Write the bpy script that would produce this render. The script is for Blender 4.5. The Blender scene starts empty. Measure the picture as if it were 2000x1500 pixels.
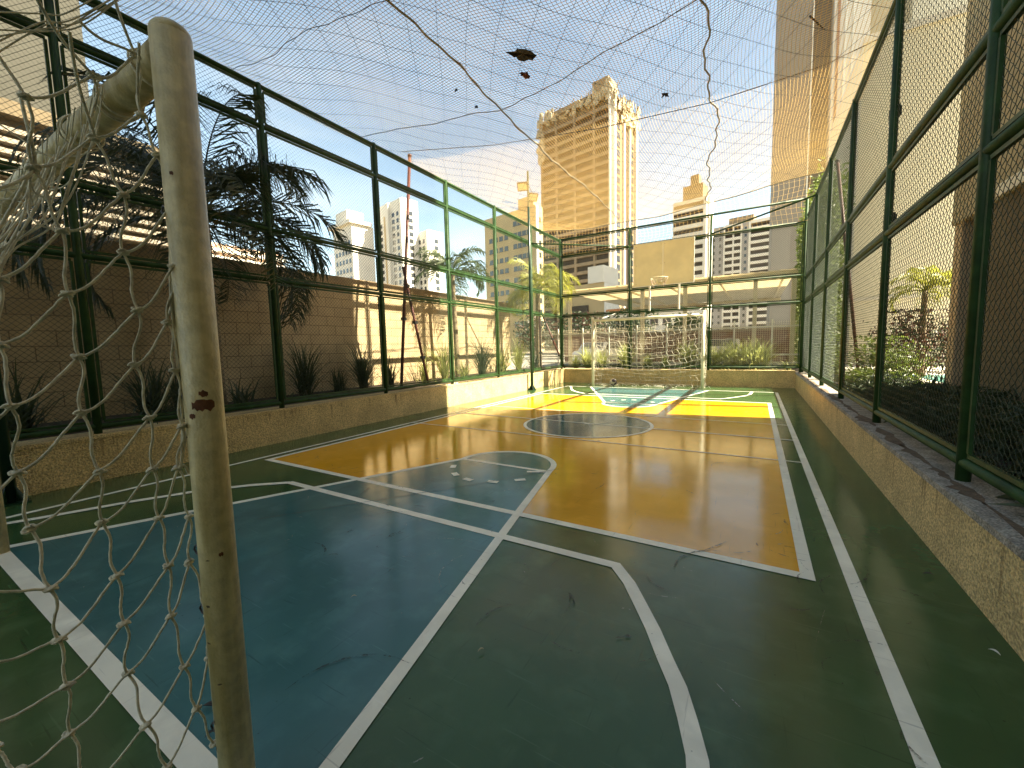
import bpy, math, random
import numpy as np
from mathutils import Vector, Matrix
C = bpy.context.scene
U = 1.25            # metres per layout unit
R = math.radians
rnd = random.Random(7)

# ------------------------------------------------------------------ camera
cam_d = bpy.data.cameras.new('camera'); cam = bpy.data.objects.new('camera', cam_d)
C.collection.objects.link(cam); C.camera = cam
cam_d.sensor_fit = 'HORIZONTAL'; cam_d.sensor_width = 36.0; cam_d.lens = 798.02/2000*36
cam_d.clip_start = 0.02; cam_d.clip_end = 3000
ya, pb, rc = R(-30.8195), R(-5.142), R(1.3113)
fw = Vector((math.sin(ya)*math.cos(pb), math.cos(ya)*math.cos(pb), math.sin(pb)))
r0 = Vector((math.cos(ya), -math.sin(ya), 0)); d0 = fw.cross(r0)
rr = math.cos(rc)*r0 + math.sin(rc)*d0; dd = -math.sin(rc)*r0 + math.cos(rc)*d0
M = Matrix(((rr.x, -dd.x, -fw.x), (rr.y, -dd.y, -fw.y), (rr.z, -dd.z, -fw.z))).to_4x4()
M.translation = Vector((0, 0, U)); cam.matrix_world = M

# ------------------------------------------------------------------ light
SUN_EL, SUN_AZ = R(41.8), R(79.3)      # azimuth measured from +Y towards +X
w = bpy.data.worlds.new('World'); C.world = w; w.use_nodes = True
nt = w.node_tree; nt.nodes.clear()
wo = nt.nodes.new('ShaderNodeOutputWorld'); bg = nt.nodes.new('ShaderNodeBackground')
sky = nt.nodes.new('ShaderNodeTexSky'); sky.sky_type = 'NISHITA'; sky.sun_disc = False
sky.sun_elevation = SUN_EL; sky.sun_rotation = SUN_AZ; sky.air_density = .85; sky.dust_density = .35; sky.ozone_density = 2.5
tc = nt.nodes.new('ShaderNodeTexCoord'); mp = nt.nodes.new('ShaderNodeMapping')
mp.inputs['Scale'].default_value = (1.2, 1.2, 4.0)
nz = nt.nodes.new('ShaderNodeTexNoise'); nz.inputs['Scale'].default_value = 2.2; nz.inputs['Detail'].default_value = 7
cr = nt.nodes.new('ShaderNodeValToRGB'); cr.color_ramp.elements[0].position = .50; cr.color_ramp.elements[1].position = .78
cr.color_ramp.elements[1].color = (.10, .10, .10, 1)
mx = nt.nodes.new('ShaderNodeMix'); mx.data_type = 'RGBA'
mx.inputs['B'].default_value = (6.5, 6.3, 6.0, 1)
nt.links.new(tc.outputs['Generated'], mp.inputs['Vector']); nt.links.new(mp.outputs[0], nz.inputs['Vector'])
nt.links.new(nz.outputs['Fac'], cr.inputs[0]); nt.links.new(cr.outputs[0], mx.inputs['Factor'])
wm = nt.nodes.new('ShaderNodeMix'); wm.data_type = 'RGBA'; wm.blend_type = 'MULTIPLY'; wm.inputs['Factor'].default_value = 1
wm.inputs['B'].default_value = (1.20, 1.0, .70, 1)      # warm tint over the sky colour, in place of white balance
nt.links.new(sky.outputs[0], mx.inputs['A']); nt.links.new(mx.outputs['Result'], wm.inputs['A']); nt.links.new(wm.outputs['Result'], bg.inputs[0])
bg.inputs[1].default_value = 0.078
nt.links.new(bg.outputs[0], wo.inputs[0])
sd = bpy.data.lights.new('sun', 'SUN'); sun = bpy.data.objects.new('sun', sd); C.collection.objects.link(sun)
sd.energy = 5.0; sd.angle = R(0.5); sd.color = (1.0, .90, .67)
sv = Vector((math.sin(SUN_AZ)*math.cos(SUN_EL), math.cos(SUN_AZ)*math.cos(SUN_EL), math.sin(SUN_EL)))
sun.rotation_euler = sv.to_track_quat('Z', 'Y').to_euler()
C.view_settings.view_transform = 'Standard'; C.view_settings.look = 'None'
C.view_settings.gamma = 1; C.view_settings.exposure = 2.70

# ------------------------------------------------------------------ materials
MATS = {}
def mat(name, col, rough=.6, metal=0, var=0.0, vscale=6, bump=0, bscale=60, spec=.5, col2=None, transl=0, detail=4, aniso=None, speck=0, sscale=80, bdist=.01):
    if name in MATS: return MATS[name]
    m = bpy.data.materials.new(name); m.use_nodes = True; n = m.node_tree; b = n.nodes['Principled BSDF']
    b.inputs['Base Color'].default_value = (*col, 1); b.inputs['Roughness'].default_value = rough
    b.inputs['Metallic'].default_value = metal; b.inputs['Specular IOR Level'].default_value = spec
    g = n.nodes.new('ShaderNodeNewGeometry')
    vec = g.outputs['Position']
    if aniso:
        mpn = n.nodes.new('ShaderNodeMapping'); mpn.inputs['Scale'].default_value = aniso
        n.links.new(vec, mpn.inputs['Vector']); vec = mpn.outputs[0]
    if var or col2:
        t = n.nodes.new('ShaderNodeTexNoise'); t.inputs['Scale'].default_value = vscale; t.inputs['Detail'].default_value = detail
        n.links.new(vec, t.inputs['Vector'])
        x = n.nodes.new('ShaderNodeMix'); x.data_type = 'RGBA'
        r = n.nodes.new('ShaderNodeValToRGB'); r.color_ramp.elements[0].position = .35; r.color_ramp.elements[1].position = .65
        n.links.new(t.outputs['Fac'], r.inputs[0]); n.links.new(r.outputs[0], x.inputs['Factor'])
        c2 = col2 or tuple(c*(1-var) for c in col)
        x.inputs['A'].default_value = (*col, 1); x.inputs['B'].default_value = (*c2, 1)
        n.links.new(x.outputs['Result'], b.inputs['Base Color'])
        if speck:
            t3 = n.nodes.new('ShaderNodeTexNoise'); t3.inputs['Scale'].default_value = sscale; t3.inputs['Detail'].default_value = 2; n.links.new(g.outputs['Position'], t3.inputs['Vector'])
            r3 = n.nodes.new('ShaderNodeMapRange'); r3.inputs['From Min'].default_value = .38; r3.inputs['From Max'].default_value = .62; r3.inputs['To Min'].default_value = 1-speck; r3.inputs['To Max'].default_value = 1+speck*.35
            n.links.new(t3.outputs['Fac'], r3.inputs['Value']); v3 = n.nodes.new('ShaderNodeVectorMath'); v3.operation = 'SCALE'
            n.links.new(x.outputs['Result'], v3.inputs[0]); n.links.new(r3.outputs[0], v3.inputs['Scale']); n.links.new(v3.outputs[0], b.inputs['Base Color'])
    if bump:
        t2 = n.nodes.new('ShaderNodeTexNoise'); t2.inputs['Scale'].default_value = bscale; t2.inputs['Detail'].default_value = 3
        n.links.new(g.outputs['Position'], t2.inputs['Vector'])
        bp = n.nodes.new('ShaderNodeBump'); bp.inputs['Strength'].default_value = bump; bp.inputs['Distance'].default_value = bdist
        n.links.new(t2.outputs['Fac'], bp.inputs['Height']); n.links.new(bp.outputs[0], b.inputs['Normal'])
    if transl:
        tr = n.nodes.new('ShaderNodeBsdfTranslucent'); tr.inputs[0].default_value = (*[min(1, c*1.6) for c in col], 1)
        ms = n.nodes.new('ShaderNodeMixShader'); ms.inputs[0].default_value = transl
        o = n.nodes['Material Output']; n.links.new(b.outputs[0], ms.inputs[1]); n.links.new(tr.outputs[0], ms.inputs[2]); n.links.new(ms.outputs[0], o.inputs[0])
    MATS[name] = m; return m

def floor_mat(name, col, wear=.10, rough=.16):
    m = bpy.data.materials.new(name); m.use_nodes = True; n = m.node_tree; L = n.links; b = n.nodes['Principled BSDF']
    g = n.nodes.new('ShaderNodeNewGeometry'); P = g.outputs['Position']
    def noise(sc, det=4, src=P, rgh=.55):
        t = n.nodes.new('ShaderNodeTexNoise'); t.inputs['Scale'].default_value = sc; t.inputs['Detail'].default_value = det
        t.inputs['Roughness'].default_value = rgh; L.new(src, t.inputs['Vector']); return t.outputs['Fac']
    def ramp(f, a, c0, z=(0, 0, 0, 1), o=(1, 1, 1, 1)):
        r = n.nodes.new('ShaderNodeValToRGB'); r.color_ramp.elements[0].position = a; r.color_ramp.elements[1].position = c0
        r.color_ramp.elements[0].color = z; r.color_ramp.elements[1].color = o; L.new(f, r.inputs[0]); return r.outputs[0]
    def mix(f, A, B):
        x = n.nodes.new('ShaderNodeMix'); x.data_type = 'RGBA'; L.new(f, x.inputs['Factor'])
        for s, v in (('A', A), ('B', B)):
            if isinstance(v, tuple): x.inputs[s].default_value = v
            else: L.new(v, x.inputs[s])
        return x.outputs['Result']
    c = (*col, 1); dk = tuple(v*(1-2.2*wear) for v in col)+(1,); lt = tuple(min(1, v*(1+wear)+.012) for v in col)+(1,)
    base = mix(ramp(noise(1.3, 6), .35, .65), c, dk)
    base = mix(ramp(noise(5, 6), .5, .75), base, lt)
    # scuffs: stretched noise in two directions, thresholded thin
    for i, (sx, sy, rot, tone) in enumerate(((1.2, 34, .5, dk), (30, 1.5, -.4, dk), (1.6, 42, -1.1, lt))):
        mpn = n.nodes.new('ShaderNodeMapping'); mpn.inputs['Scale'].default_value = (sx, sy, 1); mpn.inputs['Rotation'].default_value = (0, 0, rot)
        mpn.inputs['Location'].default_value = (i*3.1, i*7.7, 0)
        L.new(P, mpn.inputs['Vector']); s = ramp(noise(1.6, 3, mpn.outputs[0], .6), .65, .70)
        tt = tuple(v*.62 for v in tone[:3])+(1,) if tone is dk else tuple(min(1, v*1.5+.03) for v in tone[:3])+(1,)
        mm = n.nodes.new('ShaderNodeMath'); mm.operation = 'MULTIPLY'; mm.inputs[1].default_value = (.6, .5, .22)[i]; L.new(s, mm.inputs[0])
        base = mix(mm.outputs[0], base, tt)
    # tiny specks of grit
    v = n.nodes.new('ShaderNodeTexVoronoi'); v.inputs['Scale'].default_value = 9; L.new(P, v.inputs['Vector'])
    base = mix(ramp(v.outputs['Distance'], .025, .04, (1, 1, 1, 1), (0, 0, 0, 1)), base, tuple(x*.4 for x in col)+(1,))
    L.new(base, b.inputs['Base Color'])
    rg = n.nodes.new('ShaderNodeMapRange'); rg.inputs['To Min'].default_value = rough*.55; rg.inputs['To Max'].default_value = rough*1.9
    L.new(noise(3.5, 6), rg.inputs['Value']); L.new(rg.outputs[0], b.inputs['Roughness'])
    b.inputs['Specular IOR Level'].default_value = .38; b.inputs['IOR'].default_value = 1.5
    bp = n.nodes.new('ShaderNodeBump'); bp.inputs['Strength'].default_value = .07; bp.inputs['Distance'].default_value = .02
    L.new(noise(2.6, 5, P, .6), bp.inputs['Height'])
    bp2 = n.nodes.new('ShaderNodeBump'); bp2.inputs['Strength'].default_value = .05; bp2.inputs['Distance'].default_value = .004
    L.new(noise(90, 3), bp2.inputs['Height']); L.new(bp.outputs[0], bp2.inputs['Normal']); L.new(bp2.outputs[0], b.inputs['Normal'])
    return m

def wall_mat(name, col, mortar, bw, bh, dark=.8, bump=.5, offset=.5, axis='x', mort=.012):
    """block / brick pattern laid on a vertical plane along the given axis"""
    m = bpy.data.materials.new(name); m.use_nodes = True; n = m.node_tree; L = n.links; b = n.nodes['Principled BSDF']
    g = n.nodes.new('ShaderNodeNewGeometry'); sp = n.nodes.new('ShaderNodeSeparateXYZ'); cb = n.nodes.new('ShaderNodeCombineXYZ')
    L.new(g.outputs['Position'], sp.inputs[0]); L.new(sp.outputs['Y' if axis == 'y' else 'X'], cb.inputs[0]); L.new(sp.outputs['Z'], cb.inputs[1])
    br = n.nodes.new('ShaderNodeTexBrick'); L.new(cb.outputs[0], br.inputs['Vector'])
    br.inputs['Scale'].default_value = 1; br.inputs['Brick Width'].default_value = bw; br.inputs['Row Height'].default_value = bh
    br.inputs['Mortar Size'].default_value = mort; br.offset = offset
    br.inputs['Color1'].default_value = (*col, 1); br.inputs['Color2'].default_value = (*[c*dark for c in col], 1); br.inputs['Mortar'].default_value = (*mortar, 1)
    t = n.nodes.new('ShaderNodeTexNoise'); t.inputs['Scale'].default_value = 3; t.inputs['Detail'].default_value = 8; L.new(g.outputs['Position'], t.inputs['Vector'])
    x = n.nodes.new('ShaderNodeMix'); x.data_type = 'RGBA'; x.blend_type = 'MULTIPLY'; x.inputs['Factor'].default_value = .45
    L.new(br.outputs['Color'], x.inputs['A']); L.new(t.outputs['Fac'], x.inputs['B']); L.new(x.outputs['Result'], b.inputs['Base Color'])
    bp = n.nodes.new('ShaderNodeBump'); bp.inputs['Strength'].default_value = bump; bp.inputs['Distance'].default_value = .01; bp.invert = True
    L.new(br.outputs['Fac'], bp.inputs['Height']); L.new(bp.outputs[0], b.inputs['Normal']); b.inputs['Roughness'].default_value = .85
    return m

GREEN = mat('green_paint', (.022, .060, .016), .5, spec=.25, var=.45, vscale=9, bump=.15, bscale=80)
WIREM = mat('green_wire', (.012, .030, .014), .5)
POLEG = mat('dark_green_paint', (.010, .035, .016), .3, var=.3, vscale=8)
RED = mat('red_oxide_paint', (.11, .024, .012), .55, var=.5, vscale=12)
STUC = mat('stucco_beige', (.74, .555, .26), .9, var=.22, vscale=3.2, bump=1.0, bscale=62, detail=9, speck=.38, sscale=70, bdist=.03)
CONC = mat('concrete_cap', (.44, .40, .34), .9, var=.45, vscale=9, bump=1, bscale=90, detail=8, speck=.45, sscale=95, bdist=.02)
SOIL = mat('soil', (.055, .038, .024), .95, var=.5, vscale=20, bump=1, bscale=45)
CREAM = mat('cream_enamel', (.76, .66, .40), .36, col2=(.47, .37, .16), vscale=22, bump=.25, bscale=160, detail=9, aniso=(1, 1, .10), speck=.16, sscale=34)
CREAM2 = mat('goal_paint_far', (.66, .62, .44), .4, var=.15)
RUST = mat('rust', (.16, .055, .02), .8, var=.5, vscale=60)
ROPE = mat('net_rope', (.86, .79, .60), .85, var=.35, vscale=60, bump=.6, bscale=420)
ROPE2 = mat('far_net_rope', (.78, .72, .58), .85, var=.2, vscale=30)
NETM = mat('canopy_twine', (.86, .58, .22), .8)
CABLE = mat('dark_cable', (.03, .03, .03), .6)
SEAM = mat('seam_rope', (.30, .27, .20), .9, var=.4, vscale=9)
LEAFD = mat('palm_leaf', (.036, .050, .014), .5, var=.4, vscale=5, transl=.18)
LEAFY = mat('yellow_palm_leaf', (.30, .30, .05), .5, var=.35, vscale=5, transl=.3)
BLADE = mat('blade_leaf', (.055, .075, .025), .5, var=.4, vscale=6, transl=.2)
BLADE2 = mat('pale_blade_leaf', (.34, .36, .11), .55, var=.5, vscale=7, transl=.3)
BUSH = mat('bush_leaf', (.040, .060, .020), .55, var=.45, vscale=4, transl=.15)
BUSHR = mat('russet_leaf', (.09, .035, .02), .55, var=.5, vscale=4, transl=.15)
HEDGE = mat('hedge_leaf', (.13, .17, .03), .55, var=.5, vscale=3, transl=.25)
TRUNK = mat('palm_trunk', (.26, .20, .12), .9, var=.45, vscale=18, bump=.8, bscale=30)
GLASS = mat('window_glass', (.035, .04, .045), .12, spec=.8)
DARKW = mat('recess_shade_tone', (.055, .035, .022), .8, var=.4, vscale=.7)  # near-black for flat facade panels that paint in recess shade
WHITEF = mat('facade_white', (.74, .70, .62), .8, var=.10, vscale=.3)
GREYF = mat('facade_grey', (.36, .34, .32), .85, var=.08, vscale=.25)
BROWNF = mat('facade_brown', (.22, .155, .085), .85, var=.15, vscale=.3)
TANF = mat('facade_tan', (.50, .38, .20), .85, var=.14, vscale=.3)
CONCF = mat('raw_concrete', (.29, .22, .14), .9, var=.25, vscale=.5)
SCAF = mat('debris_net', (.52, .44, .30), .9, var=.45, vscale=.9)
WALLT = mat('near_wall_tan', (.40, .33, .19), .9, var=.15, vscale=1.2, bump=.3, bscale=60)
WALLC = mat('cream_wall', (.80, .74, .58), .85, var=.06, vscale=.4)
BOARD = mat('board_cream', (.82, .72, .42), .5, var=.12, vscale=3)
WHITEP = mat('white_metal', (.78, .75, .66), .45, var=.1)
RIMM = mat('rim_metal', (.70, .62, .42), .5)
BLACK = mat('black_plastic', (.015, .015, .016), .4)
LAMP = mat('lamp_lens', (.75, .72, .6), .2)

# ------------------------------------------------------------------ mesh tools
class MB:
    def __init__(s): s.v = []; s.f = []
    def add(s, v, f):
        o = len(s.v); s.v += [tuple(p) for p in v]; s.f += [tuple(i+o for i in q) for q in f]; return s
    def box(s, a, b):
        x0, y0, z0 = a; x1, y1, z1 = b
        return s.add([(x0,y0,z0),(x1,y0,z0),(x1,y1,z0),(x0,y1,z0),(x0,y0,z1),(x1,y0,z1),(x1,y1,z1),(x0,y1,z1)],
                     [(0,3,2,1),(4,5,6,7),(0,1,5,4),(1,2,6,5),(2,3,7,6),(3,0,4,7)])
    def beam(s, p, q, wd, ht, up=(0,0,1)):
        p, q = Vector(p), Vector(q); t = (q-p).normalized(); up = Vector(up)
        if abs(t.dot(up)) > .99: up = Vector((0, 1, 0))
        a = t.cross(up).normalized()*wd/2; b = a.cross(t).normalized()*ht/2
        return s.add([p-a-b, p+a-b, p+a+b, p-a+b, q-a-b, q+a-b, q+a+b, q-a+b],
                     [(3,2,1,0),(4,5,6,7),(0,1,5,4),(1,2,6,5),(2,3,7,6),(3,0,4,7)])
    def tube(s, path, r, n=8, cap=True):
        P = [Vector(p) for p in path]; rad = r if isinstance(r, (list, tuple)) else [r]*len(P)
        t = (P[1]-P[0]).normalized(); ref = Vector((0, 0, 1)) if abs(t.z) < .9 else Vector((1, 0, 0))
        a = t.cross(ref).normalized(); V = []
        for i, p in enumerate(P):
            if i == 0: tt = P[1]-P[0]
            elif i == len(P)-1: tt = P[-1]-P[-2]
            else: tt = P[i+1]-P[i-1]
            tt = tt.normalized() if tt.length > 1e-9 else t
            a = (a - tt*a.dot(tt)); a = a.normalized() if a.length > 1e-6 else tt.orthogonal().normalized()
            b = tt.cross(a)
            for k in range(n):
                an = 2*math.pi*k/n; V.append(p + (a*math.cos(an)+b*math.sin(an))*rad[i])
        F = [(i*n+k, i*n+(k+1) % n, (i+1)*n+(k+1) % n, (i+1)*n+k) for i in range(len(P)-1) for k in range(n)]
        if cap: F += [tuple(range(n))[::-1], tuple((len(P)-1)*n+k for k in range(n))]
        return s.add(V, F)
    def prism(s, poly, z0, z1):
        n = len(poly)
        return s.add([(x, y, z0) for x, y in poly]+[(x, y, z1) for x, y in poly],
                     [tuple(range(n))[::-1], tuple(range(n, 2*n))]+[(i, (i+1) % n, n+(i+1) % n, n+i) for i in range(n)])
    def sheet(s, poly, z): return s.add([(x, y, z) for x, y in poly], [tuple(range(len(poly)))])
    def sphere(s, c, r, nu=12, nv=8, sc=(1, 1, 1)):
        V = []; F = []
        for j in range(nv+1):
            ph = math.pi*j/nv
            for i in range(nu):
                th = 2*math.pi*i/nu; V.append((c[0]+r*sc[0]*math.sin(ph)*math.cos(th), c[1]+r*sc[1]*math.sin(ph)*math.sin(th), c[2]+r*sc[2]*math.cos(ph)))
        for j in range(nv):
            for i in range(nu): F.append((j*nu+i, (j+1)*nu+i, (j+1)*nu+(i+1) % nu, j*nu+(i+1) % nu))
        return s.add(V, F)
    def lathe(s, prof, c, n=16):
        V = [(c[0]+r*math.cos(2*math.pi*k/n), c[1]+r*math.sin(2*math.pi*k/n), c[2]+z) for r, z in prof for k in range(n)]
        F = [(i*n+k, i*n+(k+1) % n, (i+1)*n+(k+1) % n, (i+1)*n+k) for i in range(len(prof)-1) for k in range(n)]
        return s.add(V, F)
    def build(s, name, m, parent=None, smooth=False):
        me = bpy.data.meshes.new(name); me.from_pydata(s.v, [], s.f); me.update()
        if smooth: me.polygons.foreach_set('use_smooth', [True]*len(me.polygons))
        me.materials.append(m); o = bpy.data.objects.new(name, me); C.collection.objects.link(o)
        if parent: o.parent = parent; o.matrix_parent_inverse = Matrix.Translation(-parent.location) if parent.type == 'EMPTY' else Matrix()
        return o

def np_mesh(name, V, F, m, parent=None):
    """V (n,3) float, F (k,4) int quads"""
    me = bpy.data.meshes.new(name); V = np.asarray(V, dtype=np.float32); F = np.asarray(F, dtype=np.int32)
    me.vertices.add(len(V)); me.vertices.foreach_set('co', V.ravel()); k, q = F.shape
    me.loops.add(k*q); me.loops.foreach_set('vertex_index', F.ravel())
    me.polygons.add(k); me.polygons.foreach_set('loop_start', np.arange(0, k*q, q, dtype=np.int32)); me.polygons.foreach_set('loop_total', np.full(k, q, dtype=np.int32))
    me.update(calc_edges=True); me.materials.append(m)
    o = bpy.data.objects.new(name, me); C.collection.objects.link(o)
    if parent: o.parent = parent; o.matrix_parent_inverse = Matrix.Translation(-parent.location)
    return o

def segs(P0, P1, r, n=3):
    P0 = np.asarray(P0, float); P1 = np.asarray(P1, float); T = P1-P0; T /= np.linalg.norm(T, axis=1)[:, None]+1e-12
    ref = np.where(np.abs(T[:, 2:3]) > .9, np.array([[1., 0, 0]]), np.array([[0, 0, 1.]]))
    A = np.cross(T, ref); A /= np.linalg.norm(A, axis=1)[:, None]; B = np.cross(T, A); V = []
    for P in (P0, P1):
        for k in range(n):
            a = 2*math.pi*k/n; V.append(P+(A*math.cos(a)+B*math.sin(a))*r)
    V = np.stack(V, 1).reshape(-1, 3); base = np.arange(len(P0))[:, None]*2*n
    F = np.concatenate([base+np.array([[k, (k+1) % n, n+(k+1) % n, n+k]]) for k in range(n)], 0)
    return V, F

def thing(name, label, cat, loc=(0, 0, 0), group=None):
    o = bpy.data.objects.new(name, None); C.collection.objects.link(o); o.location = loc
    o['label'] = label; o['category'] = cat
    if group: o['group'] = group
    return o
def tag(o, label, cat, group=None):
    o['label'] = label; o['category'] = cat
    if group: o['group'] = group
    return o
def struct(o, kind='structure', label=None):
    o['kind'] = kind
    if label: o['label'] = label
    return o
def u(x, y, z=0): return (x*U, y*U, z*U)

# ------------------------------------------------------------------ setting: ground, court floor, markings
GND = mat('ground_dirt', (.20, .16, .10), .95, var=.3, vscale=.2)
struct(MB().sheet([(-900, -900), (900, -900), (900, 1500), (-900, 1500)], -.06).build('ground', GND))
XL, XR, YN, YF = -4.53, .735, -3.2, 10.42       # court box in layout units
FG = floor_mat('floor_green', (.044, .100, .034), .14, .14)
FB = floor_mat('floor_blue', (.060, .160, .158), .10, .13)
FO = floor_mat('floor_orange', (.74, .345, .008), .06, .08); FO.node_tree.nodes['Principled BSDF'].inputs['Specular IOR Level'].default_value = .6
FW = floor_mat('line_white', (.86, .82, .68), .10, .3)
struct(MB().prism([(XL*U, YN*U), (XR*U, YN*U), (XR*U, YF*U), (XL*U, YF*U)], -.2, 0).build('court_floor', FG))

def arc(cx, cy, r, a0, a1, n=28): return [(cx+r*math.cos(R(a0+(a1-a0)*i/n)), cy+r*math.sin(R(a0+(a1-a0)*i/n))) for i in range(n+1)]
YC = 4.91
def mirror(pts): return [(x, 2*YC-y) for x, y in pts]
KEY = [(-3.41, .38), (-2.255, 2.885)] + arc(-1.83, 2.89, .43, 180, 0)[1:-1] + [(-1.395, 2.89), (-1.195, 2.0), (-.82, .38)]
KEYF = mirror(KEY)
def sheet_u(poly, z, name, m):
    return struct(MB().sheet([(x*U, y*U) for x, y in poly], z).build(name, m))
sheet_u([(-3.9, 2.06), (.20, 2.06), (.20, 7.76), (-3.9, 7.76)], .0011, 'orange_playing_area', FO)

sheet_u(KEY[::-1], .0023, 'near_blue_key', FB)
sheet_u(KEYF, .0023, 'far_blue_key', FB)
FC = floor_mat('floor_circle_blue', (.045, .115, .14), .10, .09)
sheet_u(arc(-1.83, YC, .79, 0, 360, 64)[:-1], .0023, 'centre_circle_fill', FC)
def band(pts, wd, z, mb, closed=False):
    P = [Vector((x*U, y*U, 0)) for x, y in pts]; n = len(P); Lh = []; Rh = []
    for i in range(n):
        if closed: a, b = P[i-1], P[(i+1) % n]; t1 = (P[i]-a).normalized(); t2 = (b-P[i]).normalized()
        else:
            t1 = (P[i]-P[i-1]).normalized() if i else (P[1]-P[0]).normalized(); t2 = (P[i+1]-P[i]).normalized() if i < n-1 else t1
        n1 = Vector((-t1.y, t1.x, 0)); n2 = Vector((-t2.y, t2.x, 0)); m_ = (n1+n2); m_ = m_.normalized()/max(.35, m_.normalized().dot(n1))
        Lh.append(P[i]+m_*wd/2); Rh.append(P[i]-m_*wd/2)
    V = [(p.x, p.y, z) for p in Lh+Rh]; k = n if closed else n-1
    mb.add(V, [(n+i, n+(i+1) % n, (i+1) % n, i) for i in range(k)])
lines = MB(); zz = [.0034]
def line(pts, wd, closed=False):
    zz[0] += .00012; band(pts, wd, zz[0], lines, closed)
line([(.372, .38), (.372, 9.44)], .062); line([(-4.03, .38), (-4.03, 9.44)], .055)
line([(-4.03, .38), (.372, .38)], .075); line([(-4.03, 9.44), (.372, 9.44)], .06)
line([(-3.9, 2.05), (.215, 2.05), (.215, 7.77), (-3.9, 7.77)], .065, True)
line(KEY, .06); line(KEYF, .06)
line([(-2.25, 2.88), (-1.40, 2.88)], .05); line(mirror([(-2.25, 2.88), (-1.40, 2.88)]), .05)
GA = [(-3.93, .40), (-3.82, .62), (-3.66, 1.0), (-3.49, 1.31), (-3.27, 1.57), (-3.05, 1.75), (-.52, 1.755), (-.43, 1.645), (-.36, 1.53), (-.285, 1.405), (-.22, 1.28), (-.17, 1.19), (-.13, 1.09), (-.095, .99), (-.07, .85), (-.05, .6), (-.045, .40)]
line(GA, .065); line(mirror(GA), .065)
line([(-4.0, 4.05), (.35, 4.03)], .028); line([(-4.0, 5.80), (.35, 5.77)], .028); line([(-4.0, 4.99), (.35, 4.91)], .04)
line(arc(-1.83, YC, .79, 0, 360, 72)[:-1], .05, True)
for k, (x, y, a) in enumerate(((-2.18, 2.65, -60), (-2.03, 2.49, -35), (-1.86, 2.43, -8), (-1.66, 2.47, 12), (-1.50, 2.60, 40))):
    for mir in (0, 1):
        d = Vector((math.cos(R(a)), math.sin(R(a)))); e = .042
        p = [(x-d.x*e, y-d.y*e), (x+d.x*e, y+d.y*e)]; line(mirror(p) if mir else p, .06)
line([(-1.55, 2.80), (-1.42, 2.86)], .05); line([(-1.865, YC+.02), (-1.795, YC+.02)], .08)
struct(lines.build('court_lines', FW))

# hairline cracks / slab joints in the floor
cr_ = MB()
JM = mat('joint_dark', (.02, .03, .028), .7)
for p in ([(-2.55, 1.25), (-1.75, 2.35), (-1.35, 2.98)], [(-1.9, 4.55), (-1.45, 5.35)]): band(p, .006, .0072, cr_)
struct(cr_.build('floor_joint', JM))
def film(name, col, a):
    m = bpy.data.materials.new(name); m.use_nodes = True; n = m.node_tree; b = n.nodes['Principled BSDF']; b.inputs['Base Color'].default_value = (*col, 1); b.inputs['Roughness'].default_value = .5
    t = n.nodes.new('ShaderNodeTexNoise'); t.inputs['Scale'].default_value = 55; t.inputs['Detail'].default_value = 5; g_ = n.nodes.new('ShaderNodeNewGeometry'); n.links.new(g_.outputs['Position'], t.inputs['Vector'])
    r_ = n.nodes.new('ShaderNodeMapRange'); r_.inputs['From Min'].default_value = .42; r_.inputs['From Max'].default_value = .62; r_.inputs['To Max'].default_value = a; n.links.new(t.outputs['Fac'], r_.inputs['Value']); n.links.new(r_.outputs[0], b.inputs['Alpha']); return m
gs = random.Random(77)
for nm_, col_, al_, cnt, wmax, z0_ in (('rubber_scuffs', (.010, .016, .012), .75, 150, .016, .0076), ('pale_scratches', (.42, .44, .36), .55, 90, .006, .0082)):
    mb = MB()
    for i in range(cnt):
        x, y = gs.uniform(-3.9, .6), 1.0+abs(gs.gauss(0, 1.9)) if gs.random() < .8 else gs.uniform(.5, 9); a = gs.uniform(0, 6.28); L_ = gs.uniform(.03, .22)*(1 if gs.random() < .85 else 2.2); cv = gs.uniform(-2.5, 2.5); P = []
        for k in range(8): P.append((x, y)); x += L_/8*math.cos(a); y += L_/8*math.sin(a); a += cv*.12
        w_ = gs.uniform(.25, 1)*wmax; n_ = len(P); V = []
        for k, (px, py) in enumerate(P):
            q = P[min(k+1, n_-1)]; o_ = P[max(k-1, 0)]; d_ = Vector((q[0]-o_[0], q[1]-o_[1])).normalized(); hw = w_*math.sin(math.pi*(k+.3)/(n_-.4))/2
            for sg in (-1, 1): V.append((px*U-d_.y*hw*sg, py*U+d_.x*hw*sg, z0_+i*.000004))
        mb.add(V, [(2*k, 2*k+1, 2*k+3, 2*k+2) for k in range(n_-1)])
    for i in range(260 if wmax < .01 else 120):
        x, y = gs.uniform(-4.3, .7), gs.uniform(.4, 7); r_ = gs.uniform(.0015, .005); mb.sheet([(x*U+r_*math.cos(t_)*gs.uniform(.6, 1.3), y*U+r_*math.sin(t_)*gs.uniform(.6, 1.3)) for t_ in (0, 1.2, 2.4, 3.6, 4.9)], z0_+.0007)
    struct(mb.build(nm_, film(nm_, col_, al_)))

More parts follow.
